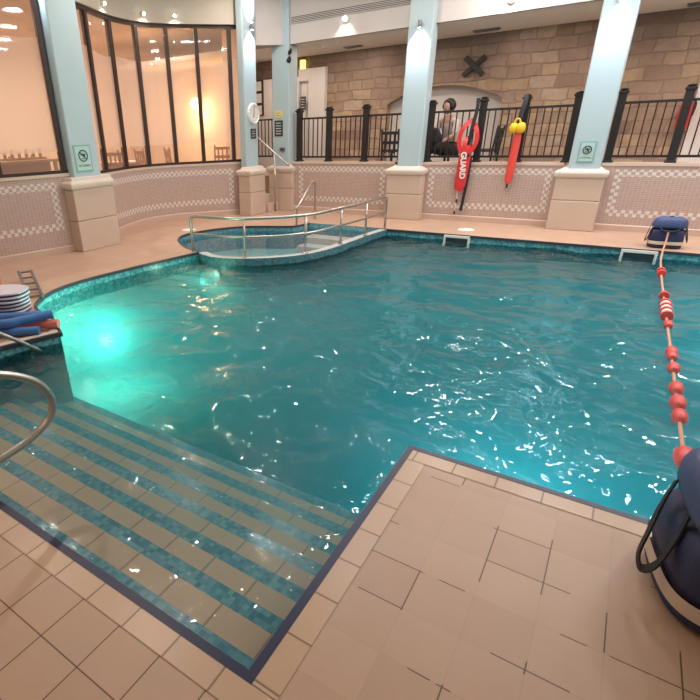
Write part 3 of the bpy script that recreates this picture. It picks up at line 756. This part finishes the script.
plate('wall_sign', -6.24, -6.04, 9.62, 1.49, 1.79, M['slate'], 'dark rectangular sign below the yellow notice on the keypad column', lines=5)
t = plate('keypad', -6.11, -5.99, 9.62, 1.20, 1.27, M['grey'], 'small grey keypad on the blue column below the dark sign', 'keypad', th=.03)
MB().box(-.03, .03, -.034, -.029, -.02, .02).build('button_panel', M['slate'], t)
plate('wall_sign', -6.61, -6.47, SY-.14, 2.02, 2.30, M['slate'], 'dark rectangular sign on the white door surround beyond the railing', lines=4).location.y = SY-.155
t = plate('notice_board', -8.05, -7.66, SY-.14, 1.95, 2.72, M['brown'], 'brown framed board of white notices seen between clock and keypad columns', 'notice board', th=.03)
for z in (-.26, 0, .26): b = MB(); b.box(-.15, .15, -.035, -.028, z-.1, z+.1); b.build('paper', M['paper'], t)
# no diving signs
def nodiving(loc, rz, w, h, label):
    t = thing('safety_sign', label, 'sign', loc, rz)
    MB().box(-w/2, w/2, -.008, -.001, -h/2, h/2).build('border', M['signframe'], t, bevel=.002)
    MB().box(-w/2+.022, w/2-.022, -.011, -.007, -h/2+.022, h/2-.022).build('plate', M['signplate'], t)
    b = MB(); R1 = w*.25; c = Vector((0, -.014, h*.10)); pts = [c+Vector((math.cos(a)*R1, 0, math.sin(a)*R1)) for a in [2*PI*i/28 for i in range(29)]]
    b.tube(pts, .007, 6, cap=False); b.tube([c+Vector((-.7*R1,0,.7*R1)), c+Vector((.7*R1,0,-.7*R1))], .006, 6); b.build('prohibition_ring', M['ink'], t)
    b = MB(); b.tube([c+Vector((-.55*R1,0,.15*R1)), c+Vector((.0,0,.28*R1)), c+Vector((.42*R1,0,-.22*R1))], [.006,.011,.005], 6)
    b.lathe([(.001,-.012),(.011,0),(.001,.012)], c+Vector((.42*R1,0,.22*R1)), None, 8); b.tube([c+Vector((-.45*R1,0,-.5*R1)), c+Vector((.2*R1,0,-.55*R1))], .005, 6); b.build('diver_mark', M['ink'], t)
    text_obj('NO DIVING', w*.135, M['ink'], t, Matrix.Translation((0, -.012, -h*.27)) @ Matrix.Rotation(R(90), 4, 'X'))
nodiving((-.575, 9.5, 1.155), 0, .215, .30, 'pale green no diving sign on the right column of the far wall')
nodiving((-6.62, 4.99, 1.32), R(90), .30, .37, 'pale green no diving sign on the big left column beside the bow window')
# CCTV
t = thing('security_camera', 'black security camera on the corner of the keypad column', 'camera', (-5.89, 9.62, 2.90))
MB().tube([(0,0,0),(.05,-.05,0),(.06,-.08,-.02)], .012).build('bracket', M['black'], t)
b = MB(); b.lathe([(.001,-.05),(.035,-.035),(.045,0),(.045,.07),(.03,.09)], (.06,-.09,-.05), (.3,-.8,-.5), 14); b.build('camera_head', M['black'], t, smooth='auto')
b = MB(); b.lathe([(.03,-.04),(.04,0),(.02,.06)], (.04,-.03,.08), (.5,-.3,.6), 12); b.build('camera_head', M['black'], t, smooth='auto')
# lantern glow on partition
t = thing('wall_lantern', 'small yellow lit lantern on the wall above the white door surround', 'light', (-6.62, SY-.01, 2.95))
b = MB(); b.box(-.06, .06, -.08, -.001, -.10, .10); b.build('lantern_glass', emit('lantern_glow', (1,.66,.16), 2.2), t, bevel=.015)
MB().box(-.05, .05, -.07, -.001, .10, .12).build('lantern_cap', M['slot'], t)

# skimmers and lids
for x0, x1, lab in ((-2.20,-1.80,'white skimmer frame on the far pool edge, left of the lane rope'), (.15,.55,'white skimmer frame on the far pool edge beside the far blue bag')):
    t = thing('pool_skimmer', lab, 'skimmer', ((x0+x1)/2, 8.38, -.02)); w = (x1-x0)/2
    MB().box(-w, w, -.04, .05, -.03, .012).build('top_bar', M['white'], t, bevel=.006)
    for s in (-1, 1): MB().box(s*w-.03*(s > 0), s*w+.03*(s < 0), -.045, .0, -.16, -.03).build('side_bar', M['white'], t, bevel=.005)
    MB().box(-w+.03, w-.03, -.008, -.002, -.14, -.03).build('weir_flap', M['slate'], t)
for x, y, lab in ((-1.99, 8.85,'white round drain plate in the deck below the red rescue tubes'), (-6.33,6.83,'white round drain plate in the deck left of the small pool')):
    t = thing('deck_drain', lab, 'drain', (x, y, 0)); MB().lathe([(.13,0),(.13,.006),(.12,.01)]).build('rim', M['white'], t, smooth='auto'); MB().lathe([(.105,.009),(.1,.013)]).build('cover', M['paper'], t, smooth='auto')

# ------------------------------------------------------------------ steel rails
t = thing('curved_guard_rail', 'steel two bar guard rail curving along the kerb between the pools', 'rail')
posts = [(-5.02,5.47),(-4.15,5.59),(-3.53,6.20),(-3.37,7.0),(-3.29,7.74),(-3.24,8.44)]
pp = smoothpath([(*p, .52) for p in posts], 8)
MB().tube([(posts[0][0],posts[0][1],.0),(posts[0][0],posts[0][1],.46),(posts[0][0]+.02,posts[0][1],.505)]+[p for p in pp[1:-1]]+[(posts[-1][0],posts[-1][1],.5),(posts[-1][0],posts[-1][1]+.01,.46),(posts[-1][0],posts[-1][1]+.01,.0)], .021, 12).build('top_rail', M['steel'], t, smooth=True)
MB().tube([(p.x,p.y,.27) for p in pp], .017, 10).build('middle_rail', M['steel'], t, smooth=True)
for p in posts[1:-1]: MB().tube([(*p,-.01),(*p,.51)], .017, 10).build('post', M['steel'], t, smooth=True)
for p in posts: MB().lathe([(.04,-.012),(.04,0),(.02,.012)], (*p,0)).build('floor_flange', M['steel'], t, smooth='auto')
t = thing('grab_rail', 'bent steel grab rail at the far entry of the small round pool', 'rail')
MB().tube(smoothpath([(-4.80,8.10,-.25),(-4.80,8.10,.27),(-4.80,8.2,.36),(-4.81,8.62,.66),(-4.81,8.76,.68),(-4.82,8.82,.60),(-4.83,8.84,.3),(-4.83,8.84,.0)], 5), .019, 10).build('tube', M['steel'], t, smooth=True)
MB().lathe([(.04,0),(.04,.008),(.02,.015)], (-4.83,8.84,0)).build('floor_flange', M['steel'], t, smooth='auto')
# near hand rail loop
t = thing('hand_rail', 'looped steel handrail over the pool steps at the left edge of the photo', 'rail')
X0 = -2.25
loop = [(.42,.0),(.42,.62),(.47,.71),(.58,.74),(.8,.685),(.98,.60),(1.10,.535),(1.19,.46),(1.245,.36),(1.235,.27),(1.18,.215),(1.08,.175),(.95,.155),(.78,.13),(.70,.10),(.66,.0)]
MB().tube(smoothpath([(X0, y, z) for y, z in loop], 5), .0195, 14).build('tube', M['steel'], t, smooth=True)
for y in (.42, .66): MB().lathe([(.045,0),(.045,.008),(.024,.018)], (X0, y, 0)).build('floor_flange', M['steel'], t, smooth='auto')
t = thing('hand_rail', 'straight steel handrail slanting from the equipment platform into the water', 'rail')
MB().tube(smoothpath([(-4.14,1.05,.0),(-4.14,1.05,.72),(-4.10,1.12,.80),(-4.02,1.3,.62),(-3.97,1.9,.13),(-3.95,2.24,-.16)], 4), .018, 12).build('tube', M['steel'], t, smooth=True)
MB().lathe([(.045,0),(.045,.008),(.024,.018)], (-4.14,1.05,0)).build('floor_flange', M['steel'], t, smooth='auto')

# ------------------------------------------------------------------ floats on the platform
def noodle(pts, m, r, label):
    o = MB().tube(smoothpath(pts, 6), r, 16).build('pool_noodle', m, smooth='auto'); return tag(o, label, 'pool noodle', 'foam noodles on the platform')
noodle([(-5.0,1.62,.042),(-4.28,2.03,.042),(-4.12,2.14,.042),(-4.0,2.25,.042)], M['bluefoam'], .04, 'lowest blue foam noodle nearest the platform edge')
noodle([(-5.0,1.80,.042),(-4.5,2.10,.045),(-4.12,2.33,.05),(-3.97,2.43,.055)], M['pinkfoam'], .04, 'coral pink foam noodle sticking out under the blue ones')
noodle([(-5.1,1.70,.125),(-4.3,2.0,.125),(-4.15,2.2,.125),(-4.04,2.43,.135)], M['bluefoam'], .04, 'long blue foam noodle lying on top of the other noodles')
noodle([(-5.2,2.0,.042),(-4.75,2.18,.045),(-4.47,2.37,.05),(-4.36,2.49,.05)], M['bluefoam'], .045, 'blue foam noodle right in front of the stacked boards')
for i in range(6):
    b = MB(); n = 28; prof = [(1.0,0),(1.0,.022)]
    pts = []
    for k in range(n):
        a = 2*PI*k/n; c, s = math.cos(a), math.sin(a)
        pts.append((abs(c)**.75*math.copysign(.26, c), abs(s)**.75*math.copysign(.19, s)))
    dx, dy = random.uniform(-.012,.012), random.uniform(-.012,.012)
    t = thing('kickboard', 'pale lilac float board with navy underside, %s of the stack on the platform' % ('lowest','second from bottom','third from bottom','third from top','second from top','topmost')[i], 'float board', (-4.92+dx, 2.46+dy, .004+i*.038), R(28+random.uniform(-4,4)), 'stacked float boards')
    MB().prism([(x*.97, y*.97) for x, y in pts], 0, .016).build('underside', M['boardnavy'], t)
    MB().prism(pts, .016, .034).build('top_face', M['boardwhite'], t, bevel=.005)
b = MB(); b.box(-.16, .16, -.12, .12, 0, .17); tag(b.build('float_block', M['orange'], bevel=.03, loc=(-5.92, 2.80, 0)), 'orange foam block behind the stacked float boards', 'float')
t = thing('folding_frame', 'grey metal frame leaning low behind the stacked float boards', 'frame')
for k, (p, q) in enumerate((((-5.95,3.25,.10),(-5.08,2.82,.02)), ((-5.85,3.36,.10),(-4.98,2.93,.02)))): MB().tube([p, q], .018, 8).build('side_bar', M['grey'], t)
for k in range(5): s = k/4; MB().tube([(-5.9+.8*s, 3.22-.39*s, .1-.08*s), (-5.83+.8*s, 3.34-.39*s, .1-.08*s)], .012, 8).build('rung', M['grey'], t)

# ------------------------------------------------------------------ lane rope
def bead(prof, c, ax, m, parent, nm='float'):
    return MB().lathe(prof, c, ax, 20).build(nm, m, parent, smooth='auto')
t = thing('lane_rope', 'orange pink lane rope with red floats strung down the pool between two blue bags', 'lane rope')
ropepts = smoothpath([(.50,2.12,.40),(.53,2.45,.27),(.565,2.8,.08),(.58,3.1,-.07),(.58,3.7,-.085),(.58,5,-.09),(.575,6.5,-.09),(.58,7.9,-.085),(.585,8.28,.0),(.60,8.47,.10),(.60,8.52,.22)], 8)
MB().tube(ropepts, .011, 8).build('rope', M['rope'], t, smooth=True)
ball = lambda r: [(.012,-r*1.25),(r*.5,-r*1.2),(r*.74,-r*.8),(r*.8,0),(r*.74,r*.8),(r*.5,r*1.2),(.012,r*1.25)]
for y, r in ((3.12,.062),(3.62,.052),(3.82,.055),(4.05,.052),(4.42,.048),(4.67,.045),(4.76,.05),(5.46,.046)):
    bead(ball(r), (.58, y, -.075), (0,1,0), M['redfloat'], t)
for i, y in enumerate((5.72, 5.86, 6.0, 6.14)):
    bead([(.012,-.02),(.048,-.02),(.052,0),(.048,.02),(.012,.02)], (.578, y, -.075), (0,1,0), M['redfloat'], t, 'disc_float')
    if i < 3: bead([(.012,-.03),(.043,-.03),(.043,.03),(.012,.03)], (.578, y+.07, -.075), (0,1,0), M['whitefloat'], t, 'spacer')
for y in (6.44, 7.42, 7.55): bead([(.012,-.03),(.042,-.03),(.046,0),(.042,.03),(.012,.03)], (.576, y, -.075), (0,1,0), M['redfloat'], t, 'disc_float')

# ------------------------------------------------------------------ bags
def bag(loc, rz, W, D, Hh, label, rx=0):
    # soft tub: superellipse sections, rolled upper part, beige tape near the base, straps
    t = thing('gear_bag', label, 'bag', loc, rz); n = 36
    def sect(w, d, z, e=.55, wob=0):
        out = []
        for k in range(n):
            a = 2*PI*k/n; c, s = math.cos(a), math.sin(a)
            q = 1+wob*noise.noise((c*2.1, s*2.1, z*9))
            out.append(Vector((abs(c)**e*math.copysign(w/2, c)*q, abs(s)**e*math.copysign(d/2, s)*q, z+wob*.35*Hh*noise.noise((c*1.7+5, s*1.7, z*6)))))
        return out
    def skin(secs, nm, m, capt=True, capb=True):
        b = MB(); rs = [[b.bm.verts.new(p) for p in s_] for s_ in secs]
        for A, B in zip(rs, rs[1:]):
            for k in range(n): b.bm.faces.new((A[k], A[(k+1)%n], B[(k+1)%n], B[k]))
        if capb: b.bm.faces.new(rs[0][::-1])
        if capt: b.bm.faces.new(rs[-1])
        return b.build(nm, m, t, smooth='auto', sub=1)
    skin([sect(W*.92,D*.90,0), sect(W*.99,D*.98,Hh*.05,.55,.02), sect(W,D,Hh*.14,.55,.02)], 'base_panel', M['navycloth'])
    skin([sect(W*1.012,D*1.012,Hh*.13,.55,.01), sect(W*1.016,D*1.016,Hh*.16,.55,.01), sect(W*1.014,D*1.014,Hh*.24,.55,.01)], 'beige_tape', M['beigetape'], False, False)
    skin([sect(W,D,Hh*.14,.55,.02), sect(W*1.0,D*1.0,Hh*.3,.58,.05), sect(W*.98,D*.97,Hh*.5,.6,.07), sect(W*.95,D*.93,Hh*.66,.62,.08)], 'body', M['navycloth'])
    skin([sect(W*.98,D*.97,Hh*.62,.55,.06), sect(W*.99,D*.98,Hh*.72,.55,.08), sect(W*.96,D*.94,Hh*.84,.55,.09), sect(W*.90,D*.86,Hh*.94,.6,.10), sect(W*.70,D*.62,Hh*.985,.7,.12), sect(W*.3,D*.2,Hh*1.0,.9,.1)], 'top_cover', M['bluecloth'])
    for sx in (-1, 1):
        b = MB(); pts = smoothpath([(sx*W*.47, D*.18, Hh*.72), (sx*W*.52, D*.08, Hh*.60), (sx*W*.56, -D*.02, Hh*.42), (sx*W*.59, -D*.10, Hh*.27), (sx*W*.58,-D*.18,Hh*.22), (sx*W*.54,-D*.22,Hh*.32), (sx*W*.49,-D*.16,Hh*.50), (sx*W*.46,-D*.1,Hh*.66)], 5)
        rs = []
        for i, p in enumerate(pts):
            tt = (Vector(pts[min(i+1,len(pts)-1)])-Vector(pts[max(i-1,0)])).normalized(); o_ = Vector((sx,0,0)); s_ = tt.cross(o_).normalized()
            rs.append([b.bm.verts.new(p+o_*a+s_*c) for a, c in ((-.003,-.015),(.004,-.015),(.004,.015),(-.003,.015))])
        for A, B in zip(rs, rs[1:]):
            for j in range(4): b.bm.faces.new((A[j], A[(j+1)%4], B[(j+1)%4], B[j]))
        b.build('side_strap', M['blackweb'], t)
    b = MB(); b.tube(smoothpath([(-W*.3, -D*.40, Hh*.72), (-W*.2,-D*.52,Hh*.60), (0,-D*.55,Hh*.57), (W*.2,-D*.52,Hh*.60), (W*.3,-D*.40,Hh*.72)], 4), .010, 8); b.build('front_handle', M['blackweb'], t, smooth=True)
    b = MB(); b.tube([(-W*.40, 0, Hh*.86), (0, -.01, Hh*1.01), (W*.40, 0, Hh*.84)], .012, 8); b.build('zip', M['blackweb'], t, smooth=True)
    return t
bag((.60, 8.66, 0), R(4), .38, .26, .40, 'blue bag with white stripe on the far pool edge at the rope end')
bag((.73, 2.03, 0), R(10), .70, .56, .54, 'big blue bag with beige stripe on the near deck at the right edge')

# ------------------------------------------------------------------ rescue tubes
def strap_strip(pts, w, th, m, parent, nm='strap', side=(0,1,0)):
    b = MB(); rs = []; P = smoothpath(pts, 5); o_ = Vector(side)
    for i, p in enumerate(P):
        tt = (P[min(i+1,len(P)-1)]-P[max(i-1,0)]).normalized(); s_ = tt.cross(o_).normalized()
        rs.append([b.bm.verts.new(p+o_*a+s_*c) for a, c in ((-th,-w),(th,-w),(th,w),(-th,w))])
    for A, B in zip(rs, rs[1:]):
        for j in range(4): b.bm.faces.new((A[j], A[(j+1)%4], B[(j+1)%4], B[j]))
    b.bm.faces.new(rs[0]); b.bm.faces.new(rs[-1][::-1]); return b.build(nm, m, parent)
def softtube(x0, z0, x1, z1, w, d, m, parent, y, nm, taper=.8):
    b = MB(); rs = []; N = 12; a = Vector((x0, y, z0)); c = Vector((x1, y, z1)); ax = (c-a).normalized(); sx = ax.cross(Vector((0,1,0))).normalized()
    for i in range(N+1):
        t_ = i/N; k = (1-abs(2*t_-1)**6*.35); ww = w/2*k; dd = d/2*k; p = a.lerp(c, t_)
        rs.append([b.bm.verts.new(p+sx*(math.cos(q)*ww)+Vector((0,1,0))*(math.sin(q)*dd)) for q in [2*PI*j/16 for j in range(16)]])
    for A, B in zip(rs, rs[1:]):
        for j in range(16): b.bm.faces.new((A[j], A[(j+1)%16], B[(j+1)%16], B[j]))
    b.bm.faces.new(rs[0]); b.bm.faces.new(rs[-1][::-1]); return b.build(nm, m, parent, smooth='auto')
gx = -2.33
t = thing('rescue_tube', 'long red rescue tube reading GUARD hung from a fence post', 'rescue tube', (0,0,0))
body = softtube(-2.335, 1.27, -2.375, .53, .20, .09, M['redfoam'], t, 9.60, 'float_body')
g = text_obj('GUARD', .125, M['whitefloat'], body, Matrix.Translation((-2.35, 9.545, .95)) @ Matrix.Rotation(R(-3), 4, 'Y') @ Matrix.Rotation(R(90), 4, 'Y') @ Matrix.Rotation(R(90), 4, 'X'), bold=.006)
for pts in ([(-2.30,9.68,1.66),(-2.42,9.60,1.56),(-2.47,9.58,1.38),(-2.44,9.57,1.22),(-2.38,9.57,1.12)], [(-2.28,9.68,1.60),(-2.21,9.60,1.48),(-2.19,9.58,1.34),(-2.23,9.57,1.22),(-2.30,9.57,1.13)], [(-2.33,9.67,1.40),(-2.38,9.59,1.32),(-2.36,9.57,1.2)]):
    strap_strip(pts, .034, .012, M['redfoam'], t, 'shoulder_strap')
strap_strip([(-2.28,9.70,1.98),(-2.27,9.67,1.80),(-2.30,9.64,1.55),(-2.32,9.62,1.25)], .028, .008, M['blackweb'], t, 'hanging_loop')
strap_strip([(-2.40,9.555,1.13),(-2.34,9.55,1.10),(-2.27,9.555,1.12)], .022, .006, M['blackweb'], t, 'buckle_strap')
strap_strip([(-2.25,9.60,1.10),(-2.26,9.60,.7),(-2.30,9.60,.19)], .024, .008, M['blackweb'], t, 'black_tow_strap')
MB().tube([(-2.40,9.61,.54),(-2.395,9.62,.35),(-2.41,9.63,.16)], .006, 6).build('tail_cord', M['white'], t)
MB().lathe([(.01,-.04),(.018,0),(.01,.04)], (-2.395,9.62,.35)).build('clip', M['black'], t); MB().lathe([(.01,-.03),(.018,0),(.01,.03)], (-2.41,9.63,.15)).build('clip', M['black'], t)
t = thing('rescue_tube', 'red rescue tube with yellow foam collar hung from a fence post', 'rescue tube', (0,0,0))
softtube(-1.575, 1.46, -1.61, .67, .125, .08, M['redfloat'], t, 9.60, 'float_body')
strap_strip([(-1.57,9.70,1.99),(-1.56,9.66,1.88),(-1.585,9.63,1.7),(-1.59,9.62,1.5)], .035, .01, M['blackweb'], t, 'hanging_loop')
for x, zc, r_ in ((-1.650,1.52,.066), (-1.545,1.52,.070)):
    b = MB(); b.lathe([(.01,-r_*1.25),(r_*.7,-r_*1.1),(r_*.95,-r_*.6),(r_,.2*r_),(r_*.7,r_*.9),(.01,r_*1.1)], (x, 9.565, zc), (.15,0,1), 14); b.build('yellow_collar', M['yellow'], t, smooth=True)
MB().tube(smoothpath([(-1.65,9.57,1.56),(-1.64,9.56,1.63),(-1.59,9.56,1.645),(-1.55,9.57,1.57)], 4), .013, 8).build('yellow_strap', M['yellow'], t, smooth=True)
MB().tube([(-1.61,9.6,.68),(-1.615,9.6,.60)], .016, 8).build('clip', M['black'], t); MB().tube(smoothpath([(-1.60,9.6,.62),(-1.64,9.6,.58),(-1.60,9.6,.54),(-1.57,9.6,.58),(-1.60,9.6,.62)],3), .007, 6).build('clip_ring', M['grey'], t)
# red extinguisher
t = thing('fire_extinguisher', 'red extinguisher on the stone wall behind the right fence post', 'fire extinguisher', (.54, SY-.12, 1.40))
MB().lathe([(.075,0),(.085,.02),(.085,.34),(.06,.40),(.03,.43)]).build('cylinder', M['redfoam'], t, smooth='auto')
MB().box(-.03,.06,-.015,.015,.43,.48).build('valve', M['black'], t, bevel=.005); MB().tube(smoothpath([(.05,0,.46),(.11,0,.38),(.10,-.02,.2)],4), .01, 8).build('hose', M['black'], t, smooth=True)

# ------------------------------------------------------------------ chairs / tables
def chair(loc, rz, label, m, group=None, h=.95):
    t = thing('dining_chair', label, 'chair', loc, rz, group)
    MB().box(-.22,.22,-.22,.22,.42,.46).build('seat', m, t, bevel=.015)
    for x in (-.19,.19):
        MB().box(x-.02,x+.02,-.21,-.17,0,.42).build('leg', m, t); MB().tube([(x,.19,0),(x,.20,.45),(x,.25,h)], .02, 8).build('leg', m, t)
    for z in (h-.07, h-.25): MB().box(-.19,.19,.215,.245,z-.03,z+.03).build('back_rail', m, t, bevel=.006)
    for x in (-.1,0,.1): MB().box(x-.015,x+.015,.215,.24,h-.45,h-.05).build('back_slat', m, t)
    return t
CF = .35
chs = [((-8.25,5.1),80,'wooden chair behind the left window, right end of the wooden bench table'), ((-8.1,6.9),60,'wooden chair behind the first wide pane of the bow window'), ((-8.6,7.3),200,'wooden chair behind the second pane of the bow window'),
       ((-8.35,8.0),110,'wooden chair behind the middle pane of the bow window'), ((-8.1,8.6),150,'wooden chair behind the pane left of the glowing lamp'), ((-7.55,9.35),20,'wooden chair behind the pane right of the glowing lamp')]
for (x, y), a, lab in chs: chair((x, y, CF), R(a), lab, M['wood'], h=1.0)
def table(loc, rz, L_, W_, h, m, label, top=None):
    t = thing('cafe_table', label, 'table', loc, rz)
    MB().box(-L_/2,L_/2,-W_/2,W_/2,h-.04,h).build('tabletop', top or m, t, bevel=.01)
    for x in (-1,1):
        for y in (-1,1): MB().box(x*(L_/2-.06)-.025,x*(L_/2-.06)+.025,y*(W_/2-.06)-.025,y*(W_/2-.06)+.025,0,h-.04).build('leg', m, t)
    MB().box(-L_/2+.05,L_/2-.05,-.02,.02,h-.2,h-.04).build('apron', m, t); return t
table((-8.1,4.75,CF), R(80), 1.3, .6, .95, M['wood'], 'orange wood table close behind the left window', M['wood'])
t = thing('wooden_rack', 'low orange wooden rack with upright pegs standing on the table behind the left window', 'rack', (-8.1,4.95,CF+.951), R(80))
MB().box(-.34,.34,-.1,.1,0,.03).build('base', M['wood'], t)
for i in range(6): MB().box(-.31+i*.115,-.27+i*.115,-.02,.02,.03,.13+.03*(i%2)).build('peg', M['wood'], t)
table((-9.2,7.9,CF), R(60), .8, .8, .74, M['wood'], 'wooden cafe table behind the bow window', M['paper'])
# lounge shell
slab('floor_lounge', -13.0, -5.9, -2.6, 11.9, CF-.1, CF, M['cafe_floor'], 'brown lounge floor behind the windows', 'floor') if False else None
def loungeshell():
    # floor follows the outside of the window line
    line = [p.copy() for p in offset(lp[:3], .22)]+[p.copy() for p in offset(arc[2:], .22)]
    poly = line+V2([(-6.72,9.15),(-7.6,9.7),(-8.3,11.2),(-12.5,11.2),(-12.5,-2.6)])
    o = sheet('floor_lounge', poly, [], CF, M['cafe_floor']); struct(o, 'brown lounge floor behind the windows', 'floor')
    o = sheet('ceiling_lounge', poly, [], 3.6, M['cafe_wall']); struct(o, 'warm lounge ceiling behind the windows', 'ceiling')
    P = V2([(-6.72,9.15),(-7.6,9.7),(-8.3,11.2),(-12.5,11.2),(-12.5,-2.6),(-8.7,-2.6)])
    b = MB(); b.strip([(p.x,p.y,CF) for p in P], [(p.x,p.y,3.6) for p in P]); struct(b.build('wall_lounge', M['cafe_wall']), 'warm peach wall at the back of the lounge', 'wall')
loungeshell()
t = thing('lounge_lamp', 'glowing wall lamp seen through the last panes of the bow window', 'light', (-9.55, 10.95, 2.30))
b = MB(); b.lathe([(.05,-.12),(.12,-.05),(.13,.02),(.07,.13)], (0,0,0), None, 18); b.build('lamp_shade', M['lampwarm'], t, smooth=True)
MB().box(-.03,.03,0,.245,-.03,.03).build('bracket', M['brown'], t)
ld = bpy.data.lights.new('lamp_beam', 'POINT'); ld.energy = 55; ld.color = (1,.62,.30); ld.shadow_soft_size = .12
lo = bpy.data.objects.new('lamp_beam', ld); COL.objects.link(lo); lo.parent = t; lo.location = (.0,-.1,-.25)
for x, y in ((-10,0),(-10,3),(-9.6,5.2),(-10.4,7.2),(-9.2,8.8)): downlight(x, y, 3.6, 52, .09, 'added unseen round lamp in the lounge ceiling', (1,.78,.60), nm='added_ceiling_lamp', grp='added lounge ceiling lamps')  # unseen lamps added to light the room behind the glass
# chairs on the walkway
for (x, y), a, lab in (((-4.08,10.9),170,'dark chair standing behind the railing left of the middle column'), ((-3.22,10.95),95,'dark chair behind the seated person'), ((-2.30,10.75),265,'dark chair to the right of the seated person')):
    chair((x, y, .7), R(a), lab, M['slot'], h=.85)

# ------------------------------------------------------------------ seated person behind the railing
def skinfig(name, joints, edges, m, parent, root=0, sub=2):
    me = bpy.data.meshes.new(name); me.from_pydata([j[0] for j in joints], edges, []); me.materials.append(m)
    o = bpy.data.objects.new(name, me); COL.objects.link(o); o.parent = parent
    s = o.modifiers.new('skin', 'SKIN'); s.use_smooth_shade = True
    for i, j in enumerate(joints): r = j[1]; me.skin_vertices[0].data[i].radius = (r, r) if not isinstance(r, tuple) else r
    me.skin_vertices[0].data[root].use_root = True
    q = o.modifiers.new('sub', 'SUBSURF'); q.levels = sub; q.render_levels = sub
    return o
t = thing('person', 'person seated behind the railing in a pale top and dark trousers, facing the pool', 'person', (-2.88, 10.42, .7), R(-20))
J = [((0,.05,.50),.125),((0,.03,.68),.12),((0,-.03,.86),.13),((0,-.06,.97),.10),((0,-.10,1.06),.052),
     ((-.17,-.06,.94),.055),((-.24,-.20,.72),.042),((-.14,-.36,.60),.032),((-.10,-.40,.59),.028),
     ((.17,-.06,.94),.055),((.24,-.20,.72),.042),((.12,-.36,.62),.032),((.07,-.40,.61),.028),
     ((-.10,-.02,.47),.10),((-.14,-.42,.50),.072),((-.15,-.44,.08),.045),((-.15,-.56,.03),.036),
     ((.10,-.02,.47),.10),((.10,-.44,.56),.072),((-.10,-.50,.42),.05),((-.28,-.52,.30),.04),((-.36,-.58,.30),.034)]
E_ = [(0,1),(1,2),(2,3),(3,4),(3,5),(5,6),(6,7),(7,8),(3,9),(9,10),(10,11),(11,12),(0,13),(13,14),(14,15),(15,16),(0,17),(17,18),(18,19),(19,20),(20,21)]
skinfig('body', J, E_, M['skin'], t)
# clothes: slightly larger shells
top = [0,1,2,3,5,6,9,10]
idx = {v:i for i, v in enumerate(top)}
skinfig('pale_top', [(J[v][0], J[v][1]+.014 if v not in (3,) else .085) for v in top], [(idx[a], idx[c]) for a, c in E_ if a in idx and c in idx], M['paletop'], t)
tr = [0,13,14,15,17,18,19,20]; idx = {v:i for i, v in enumerate(tr)}
skinfig('dark_trousers', [(J[v][0], J[v][1]+.016) for v in tr], [(idx[a], idx[c]) for a, c in E_ if a in idx and c in idx], M['darkcloth'], t)
for p, q in (((-.15,-.44,.05),(-.15,-.62,.03)), ((-.29,-.53,.29),(-.40,-.62,.33))): MB().tube([p, q], [.045,.03], 10).build('shoe', M['black'], t, smooth=True)
# head
b = MB(); bmesh.ops.create_icosphere(b.bm, subdivisions=3, radius=1)
for v in b.bm.verts:
    x, y, z = v.co; w = 1-.22*max(0, -z)**1.5; fx = .074*w; 
    v.co = Vector((x*fx, y*.092*(1-.1*max(0,-z)), z*.115))
    if y < -.5 and abs(x) < .3: v.co.y -= .022*math.exp(-((z+.12)**2)/.03)*math.exp(-(x**2)/.02)
b.xf(Matrix.Translation((0,-.13,1.18)) @ Matrix.Rotation(R(10), 4, 'X')); head = b.build('head', M['skin'], t, smooth=True)
for x in (-.03,.03): b = MB(); b.lathe([(.001,-.009),(.009,0),(.001,.009)], (x,-.214,1.195), (0,1,0), 10); b.build('eye', M['black'], head)
MB().tube([(-.024,-.208,1.122),(0,-.214,1.119),(.024,-.208,1.122)], .005, 6).build('mouth', M['redfoam'], head)
for s in (-1,1): b = MB(); b.lathe([(.001,-.028),(.016,0),(.001,.028)], (s*.075,-.12,1.18), None, 8); b.build('ear', M['skin'], head, smooth=True)
b = MB(); bmesh.ops.create_icosphere(b.bm, subdivisions=3, radius=1)
for v in b.bm.verts:
    x, y, z = v.co; k = 1+.10*noise.noise(v.co*4); v.co = Vector((x*.115*k, y*.118*k+.03, z*.12*k+.035))
    if y < -.25 and z < .35: v.co.y = max(v.co.y, -.045)
b.xf(Matrix.Translation((0,-.13,1.18))); b.build('hair', M['hair'], t, smooth=True)
for s in (-1,1):
    hp = Vector((s*.085,-.41,.60)); b = MB()
    for k in range(4): b.tube(smoothpath([hp+Vector((-s*.0+s*(.018-.012*k),0,.0)), hp+Vector((s*(.02-.014*k)-s*.02,-.045,-.01)), hp+Vector((s*(.02-.015*k)-s*.03,-.06-.004*(k%2),-.04))], 3), [.009]*7, 6)
    b.tube([hp+Vector((s*-.02,0,.015)), hp+Vector((s*-.045,-.03,.02)), hp+Vector((s*-.05,-.05,.0))], .009, 6); b.build('fingers', M['skin'], t, smooth=True)
b = MB(); bmesh.ops.create_icosphere(b.bm, subdivisions=3, radius=1)
for v in b.bm.verts:
    k = 1+.25*noise.noise(v.co*1.6+Vector((3,1,0))); v.co = Vector((v.co.x*.17*k, v.co.y*.11*k, v.co.z*.19*k))
tag(b.build('dark_jacket', M['darkcloth'], smooth=True, loc=(-3.06,10.02,1.36)), 'bundled dark jacket held beside the seated person behind the railing', 'jacket')

# ------------------------------------------------------------------ world and view
w = bpy.data.worlds.new('world'); S.world = w; w.use_nodes = True; w.node_tree.nodes['Background'].inputs[0].default_value = (.9,.8,.7,1); w.node_tree.nodes['Background'].inputs[1].default_value = .1
S.view_settings.view_transform = 'Standard'; S.view_settings.look = 'None'; S.view_settings.gamma = 1; S.view_settings.exposure = 0; S.view_settings.use_curve_mapping = False
